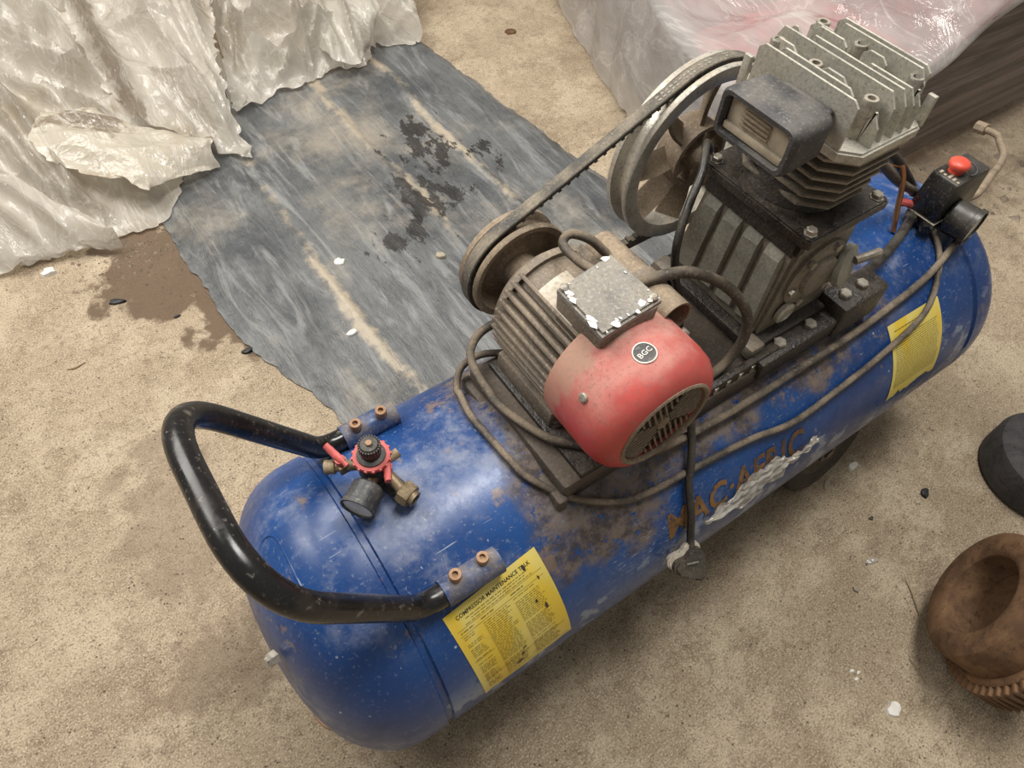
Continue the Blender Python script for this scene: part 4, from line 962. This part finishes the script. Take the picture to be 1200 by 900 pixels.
sheet('film_pleat', 'fanned pleated flap of milky plastic resting on the crumpled film', G_top, G_bot, [(0, 0), (.66, 1.75), (0, 0)], [(0, 0), (.86, 1.56), (0, 0)], zG, 18, 90, 90, .006, above=[SH, FSD])

# ================================================================== wrapped bundle
bund = empty('wrapped_bundle', (1.75, .9, 0)); tag(bund, 'low bundle of red sacks under cloudy plastic with dark stretch-wrapped side', 'wrapped bundle')
BO = (-1.75, -.9, 0)
def bpart(name, bm, mat, smooth=40, label=None): return obj(name, bm, mat, bund, smooth, label, BO)
FA, FB, FC, FD = Vector((1.13, .345)), Vector((3.0, .335)), Vector((3.2, 1.95)), Vector((1.68, 1.90))
TOP = .36
def topz(x): return min(.47, max(.335, .335+.45*(x-1.62)))
def foot(u, v): return FA*(1-u)*(1-v)+FB*u*(1-v)+FC*u*v+FD*(1-u)*v
# stretch wrap shell (rounded box following the footprint)
bm = bmesh.new(); loop = []
cor = [FA, FB, FC, FD]; rp = []
for i in range(4):
    p, c, n = cor[i-1], cor[i], cor[(i+1) % 4]; s = c+(p-c).normalized()*.06; e = c+(n-c).normalized()*.06
    for k in range(6): t = k/5; rp.append(s*(1-t)**2+c*2*t*(1-t)+e*t*t)
dens = []
for i in range(len(rp)):
    a, b = rp[i], rp[(i+1) % len(rp)]; m = max(1, int((b-a).length/.03))
    for k in range(m): dens.append(a.lerp(b, k/m))
cen = (FA+FB+FC+FD)/4; rows = []
for j in range(13):
    row = []
    for p in dens:
        z = .045+(topz(p.x)-.05)*j/12
        d = (p-cen).normalized(); bul = .018*sin(pi*j/12)+.008*mn.noise(Vector((p.x*1.3, p.y*1.3, z*26)))
        q = p+d*bul; row.append(bm.verts.new((q.x, q.y, z+.008*mn.noise(Vector((p.x*4, p.y*4, 2))))))
    rows.append(row)
for a, b in zip(rows, rows[1:]):
    for i in range(len(dens)): bm.faces.new((a[i], a[(i+1) % len(dens)], b[(i+1) % len(dens)], b[i]))
bpart('stretch_wrap', bm, 'wrap', 50, 'dark striated stretch wrap around the sides')
# red sacks
random.seed(21)
for i in range(3):
    for j in range(3):
        b = bmesh.new(); c = foot((i+.5)/3.2+.03, (j+.5)/3.5+.02); s = Vector((.50, .46, .15))
        bmesh.ops.create_uvsphere(b, u_segments=28, v_segments=16, radius=1)
        for v in b.verts:
            co = v.co.copy(); q = Vector([math.copysign(abs(t)**.5, t) for t in co]); q = Vector((q.x*.25, q.y*.235, q.z*(.5*topz(c.x)-.03))); w = 1+.05*mn.noise(co*3+Vector((i, j, 0)))
            v.co = Vector((c.x+q.x*w, c.y+q.y*w, .5*topz(c.x)+.02+q.z*w+.006*sin(co.x*22+co.y*9)))
        bpart('red_sack', b, 'redbag', 50)
for i in range(3):
    for j in range(2): c = foot(.08+.42*i, .12+.7*j); bpart('pallet_block', bb(c.x-.07, c.x+.07, c.y-.05, c.y+.07, 0, .05, .004), 'wood')
# cloudy film draped over top and the end
bm = bmesh.new(); g = []; NA, NB = 190, 170
for j in range(NB+1):
    bq = -.03+1.0*(j/NB); row = []
    for i in range(NA+1):
        aq = -.335+1.85*(i/NA)                   # metres along the near edge from corner A; negative hangs down the end
        hem = .040*mn.noise(Vector((bq*7, 3, 0)))+.012*mn.noise(Vector((bq*40, 3, 5)))
        hemb = .02*mn.noise(Vector((aq*2.3, 8, 0)))
        da = max(0., -aq); da = da*(1+hem/.335) if da > 0 else 0
        lb = bq*1.6 if bq > 0 else 0; db = max(0., -bq); db = max(0, db+hemb*(db/.03))
        u = max(0, aq)/1.87; v = max(0., bq); p = foot(u, v)
        dl = (Vector((FA.x-FD.x, FA.y-FD.y)).normalized()); nl = Vector((-(FD-FA).y, (FD-FA).x)).normalized()
        if nl.x > 0: nl = -nl
        fold = .020+.016*abs(mn.noise(Vector((bq*9, aq*3, 1))))
        TT = topz(p.x); top = TT+.035+.026*mn.noise(Vector((p.x*1.8, p.y*1.8, 4)))+crumple(p.x, p.y, 71, .045, 12, (.2, .6), .9, 1.2)
        k = min(1, max(0, aq)/.15, 1) if aq > 0 else 0; kb = min(1, v*1.6/.1)
        z = (TT+.010)+(top-TT-.010)*(min(k, kb)**.6)
        da2 = da; out = nl*(fold+.05*da+.012*mn.noise(Vector((bq*5, da*6, 9)))) if da > 0 else Vector((0, 0))
        if da > 0: out = out*min(1, da/.02)
        if db > 0: out = out+Vector((0, -1))*(.010+.03*db+.010*mn.noise(Vector((aq*8, 1, 2))))*min(1, db/.02)
        z -= max(da2, db) if not (da2 > 0 and db > 0) else hypot(da2, db)*.92
        row.append(bm.verts.new((p.x+out.x, p.y+out.y, max(.006, z))))
    g.append(row)
for j in range(NB):
    for i in range(NA): bm.faces.new((g[j][i], g[j][i+1], g[j+1][i+1], g[j+1][i]))
bpart('cover_film', bm, 'film2', 50, 'cloudy translucent film draped over the red sacks')

# ================================================================== rusty castings at the right
def gear_hub():
    ax = Vector((-.42, .88, .24)).normalized(); c = Vector((.804, -.484, .155))
    r = empty('rusty_gear_hub', (c.x, c.y, 0)); tag(r, 'rusty brown iron gear with a thick bored hub, lying tilted', 'gear')
    off = (-c.x, -c.y, 0)
    hub = lathe([(.0735, -.002), (.079, .0), (.104, .0), (.110, -.004), (.113, -.012), (.114, -.055), (.112, -.060), (.070, -.060), (.070, -.006)], c, ax, 64, closed=True)
    h = obj('hub', hub, 'rust', r, 35, None, off)
    u, v, w = frame_of(ax); kb = bmesh.new(); rot = Matrix((u, v, w)).transposed()
    gw = lathe([(.068, -.058), (.118, -.058), (.124, -.062), (.124, -.108), (.118, -.112), (.068, -.112)], c, ax, 72, closed=True)
    g = obj('gear_body', gw, 'rust', r, 30, None, off)
    t0 = None
    for k in range(56):
        mt = Matrix.Translation(c-ax*.085) @ rot.to_4x4() @ Matrix.Rotation(2*pi*k/56, 4, 'Z')
        if t0 is None:
            b = bmesh.new(); box(b, (.130, 0, 0), (.016, .0075, .046), .001, Matrix.Rotation(.25, 3, 'X')); t0 = obj('gear_tooth', b, 'rust', g, 30); t0.matrix_local = mt
        else: copies(t0, g, [mt])
    lo = min((Vector(v.co).z for v in g.data.vertices)); return r, lo
gr, lo = gear_hub()
def dark_disc():
    bm = lathe([(0, .0), (.105, .0), (.112, .008), (.112, .06), (.105, .075), (.085, .084), (.05, .086), (.045, .08), (0, .08)], (1.235, -.425, 0), (.0, .0, 1), 56)
    o = obj('iron_disc', bm, 'darkdisc', None, 35); tag(o, 'dark scaly iron disc lying flat beside the rusty gear', 'iron disc')
    r2 = o; return o
dark_disc()

# ================================================================== litter
def chip(name, x, y, z, sx, sy, th, mat, seed, label, cat, rz=0, group=None):
    rnd = random.Random(seed); n = 10; bm = bmesh.new(); lo, hi = [], []
    for i in range(n):
        t = 2*pi*i/n; k = .75+.5*rnd.random(); p = Vector((sx*k*cos(t), sy*k*sin(t), 0)); p.rotate(Matrix.Rotation(rz, 3, 'Z'))
        lo.append(bm.verts.new((p.x, p.y, 0))); hi.append(bm.verts.new((p.x*.85, p.y*.85, th*(.8+.4*rnd.random()))))
    for i in range(n): bm.faces.new((lo[i], lo[(i+1) % n], hi[(i+1) % n], hi[i]))
    top = bm.verts.new((0, 0, th*1.15))
    for i in range(n): bm.faces.new((hi[i], hi[(i+1) % n], top))
    bm.faces.new(lo[::-1]); o = obj(name, bm, mat, None, 30, None, (x, y, z)); tag(o, label, cat, group); return o
chip('white_chip', -.217, 1.146, 0, .016, .012, .008, 'white', 1, 'white chip on bare concrete beside the milky film heap', 'chip')
chip('white_chip', .336, .805, .027, .013, .012, .006, 'white', 2, 'white chip with a pale streak beside it on the dark sheet', 'chip')
chip('white_chip', .264, .604, .027, .013, .008, .006, 'white', 3, 'oval off-white chip on the dark sheet nearest the tank', 'chip')
chip('white_chip', .543, .701, .028, .012, .011, .005, 'beige', 4, 'dull cream chip on the dark sheet near the motor pulley', 'chip')
chip('white_chip', .637, -.542, 0, .013, .012, .006, 'white', 5, 'large white notched chip on concrete near the rusty gear', 'chip')
chip('white_chip', .940, -.205, 0, .013, .008, .004, 'white', 6, 'white chip lying against the compressor wheel', 'chip')
chip('cream_chip', .862, -.205, 0, .017, .006, .004, 'beige', 7, 'pale tan flake lying under the compressor wheel', 'chip', .5)
chip('plastic_scrap', .812, -.357, 0, .016, .006, .003, 'film', 8, 'clear plastic sliver on concrete between wheel and gear', 'scrap', -.3)
for k, (dx, dy) in enumerate(((0, 0), (.007, -.008), (-.004, -.013))): chip('white_crumb', .628+dx, -.463+dy, 0, .004, .003, .002, 'white', 30+k, 'tiny white crumb near the large white chip', 'crumb', 0, 'white crumbs on concrete')
chip('tar_flake', -.118, .98, 0, .020, .008, .005, 'blackchip', 9, 'black tar flake on concrete beside the wet stain', 'flake', -.4)
chip('tar_flake', 1.012, -.324, 0, .012, .007, .005, 'blackchip', 10, 'black flake on concrete between wheel and iron disc', 'flake', .4)
chip('tar_flake', .063, .699, 0, .014, .006, .006, 'blackchip', 11, 'black crumb at the edge of the dark sheet', 'flake')
chip('tar_flake', -.025, .87, 0, .008, .004, .003, 'blackchip', 12, 'small black fleck between stain and dark sheet', 'flake')
chip('pebble', .88, -.30, 0, .005, .004, .003, 'blackchip', 13, 'tiny black pebble beside the compressor wheel', 'pebble')
chip('pebble', .745, -.375, 0, .007, .006, .005, 'grit', 14, 'tan pebble on concrete below the compressor tank', 'pebble')
chip('rust_lump', 1.268, 1.464, 0, .018, .014, .006, 'rust', 15, 'brown rust lump on bare concrete between sheet and bundle', 'lump')
chip('wood_splinter', -.127, -.043, 0, .022, .006, .005, 'rustbolt', 16, 'brown splinter on concrete by the tank dome', 'splinter', 1.8)
chip('wood_splinter', -.072, -.16, 0, .016, .005, .005, 'grit', 17, 'pale splinter under the tank dome edge', 'splinter', -.6)
def straw(pts, label):
    o = obj('straw', tube(pts, .0013, 6, n=5), 'straw', None, 60); tag(o, label, 'straw')
straw([(.835, -.415, .001), (.82, -.44, .006), (.80, -.47, .004), (.792, -.492, .001)], 'bent dry straw on concrete beside the rusty hub')
straw([(.725, -.505, .001), (.722, -.52, .002), (.715, -.545, .001)], 'short straight straw by the gear shadow')
straw([(-.26, .85, .001), (-.245, .845, .002), (-.225, .85, .001)], 'short straw on open concrete near the handle')
# loose grit
bm = bmesh.new(); rnd = random.Random(99)
def pebble(x, y, r, z=0):
    a = rnd.random()*6.3; vs = [bm.verts.new((x+r*cos(a+k*2.094)*rnd.uniform(.7, 1.2), y+r*sin(a+k*2.094)*rnd.uniform(.7, 1.2), z-.0005)) for k in range(3)]; t = bm.verts.new((x+r*rnd.uniform(-.3, .3), y+r*rnd.uniform(-.3, .3), z+r*rnd.uniform(.5, 1.)))
    bm.faces.new(vs)
    for k in range(3): bm.faces.new((vs[k], vs[(k+1) % 3], t))
for k in range(5200):
    gx, gy, gs = rnd.uniform(-.75, 2.0), rnd.uniform(-.9, 1.7), .0008+.0022*rnd.random()**4
    if not (.04 < gx < 1.14 and .2 < gy < 1.7): pebble(gx, gy, gs)
for k in range(500): pebble(rnd.gauss(-.02, .07), rnd.gauss(1.10, .045), .001+.006*rnd.random()**3)
for k in range(160): pebble(rnd.gauss(1.75, .22), rnd.gauss(.17, .07), .003+.02*rnd.random()**3)
o = obj('grit', bm, 'grit', None, 0); tag(o, 'loose sand and grit scattered over the concrete floor', 'grit', None, 'stuff')
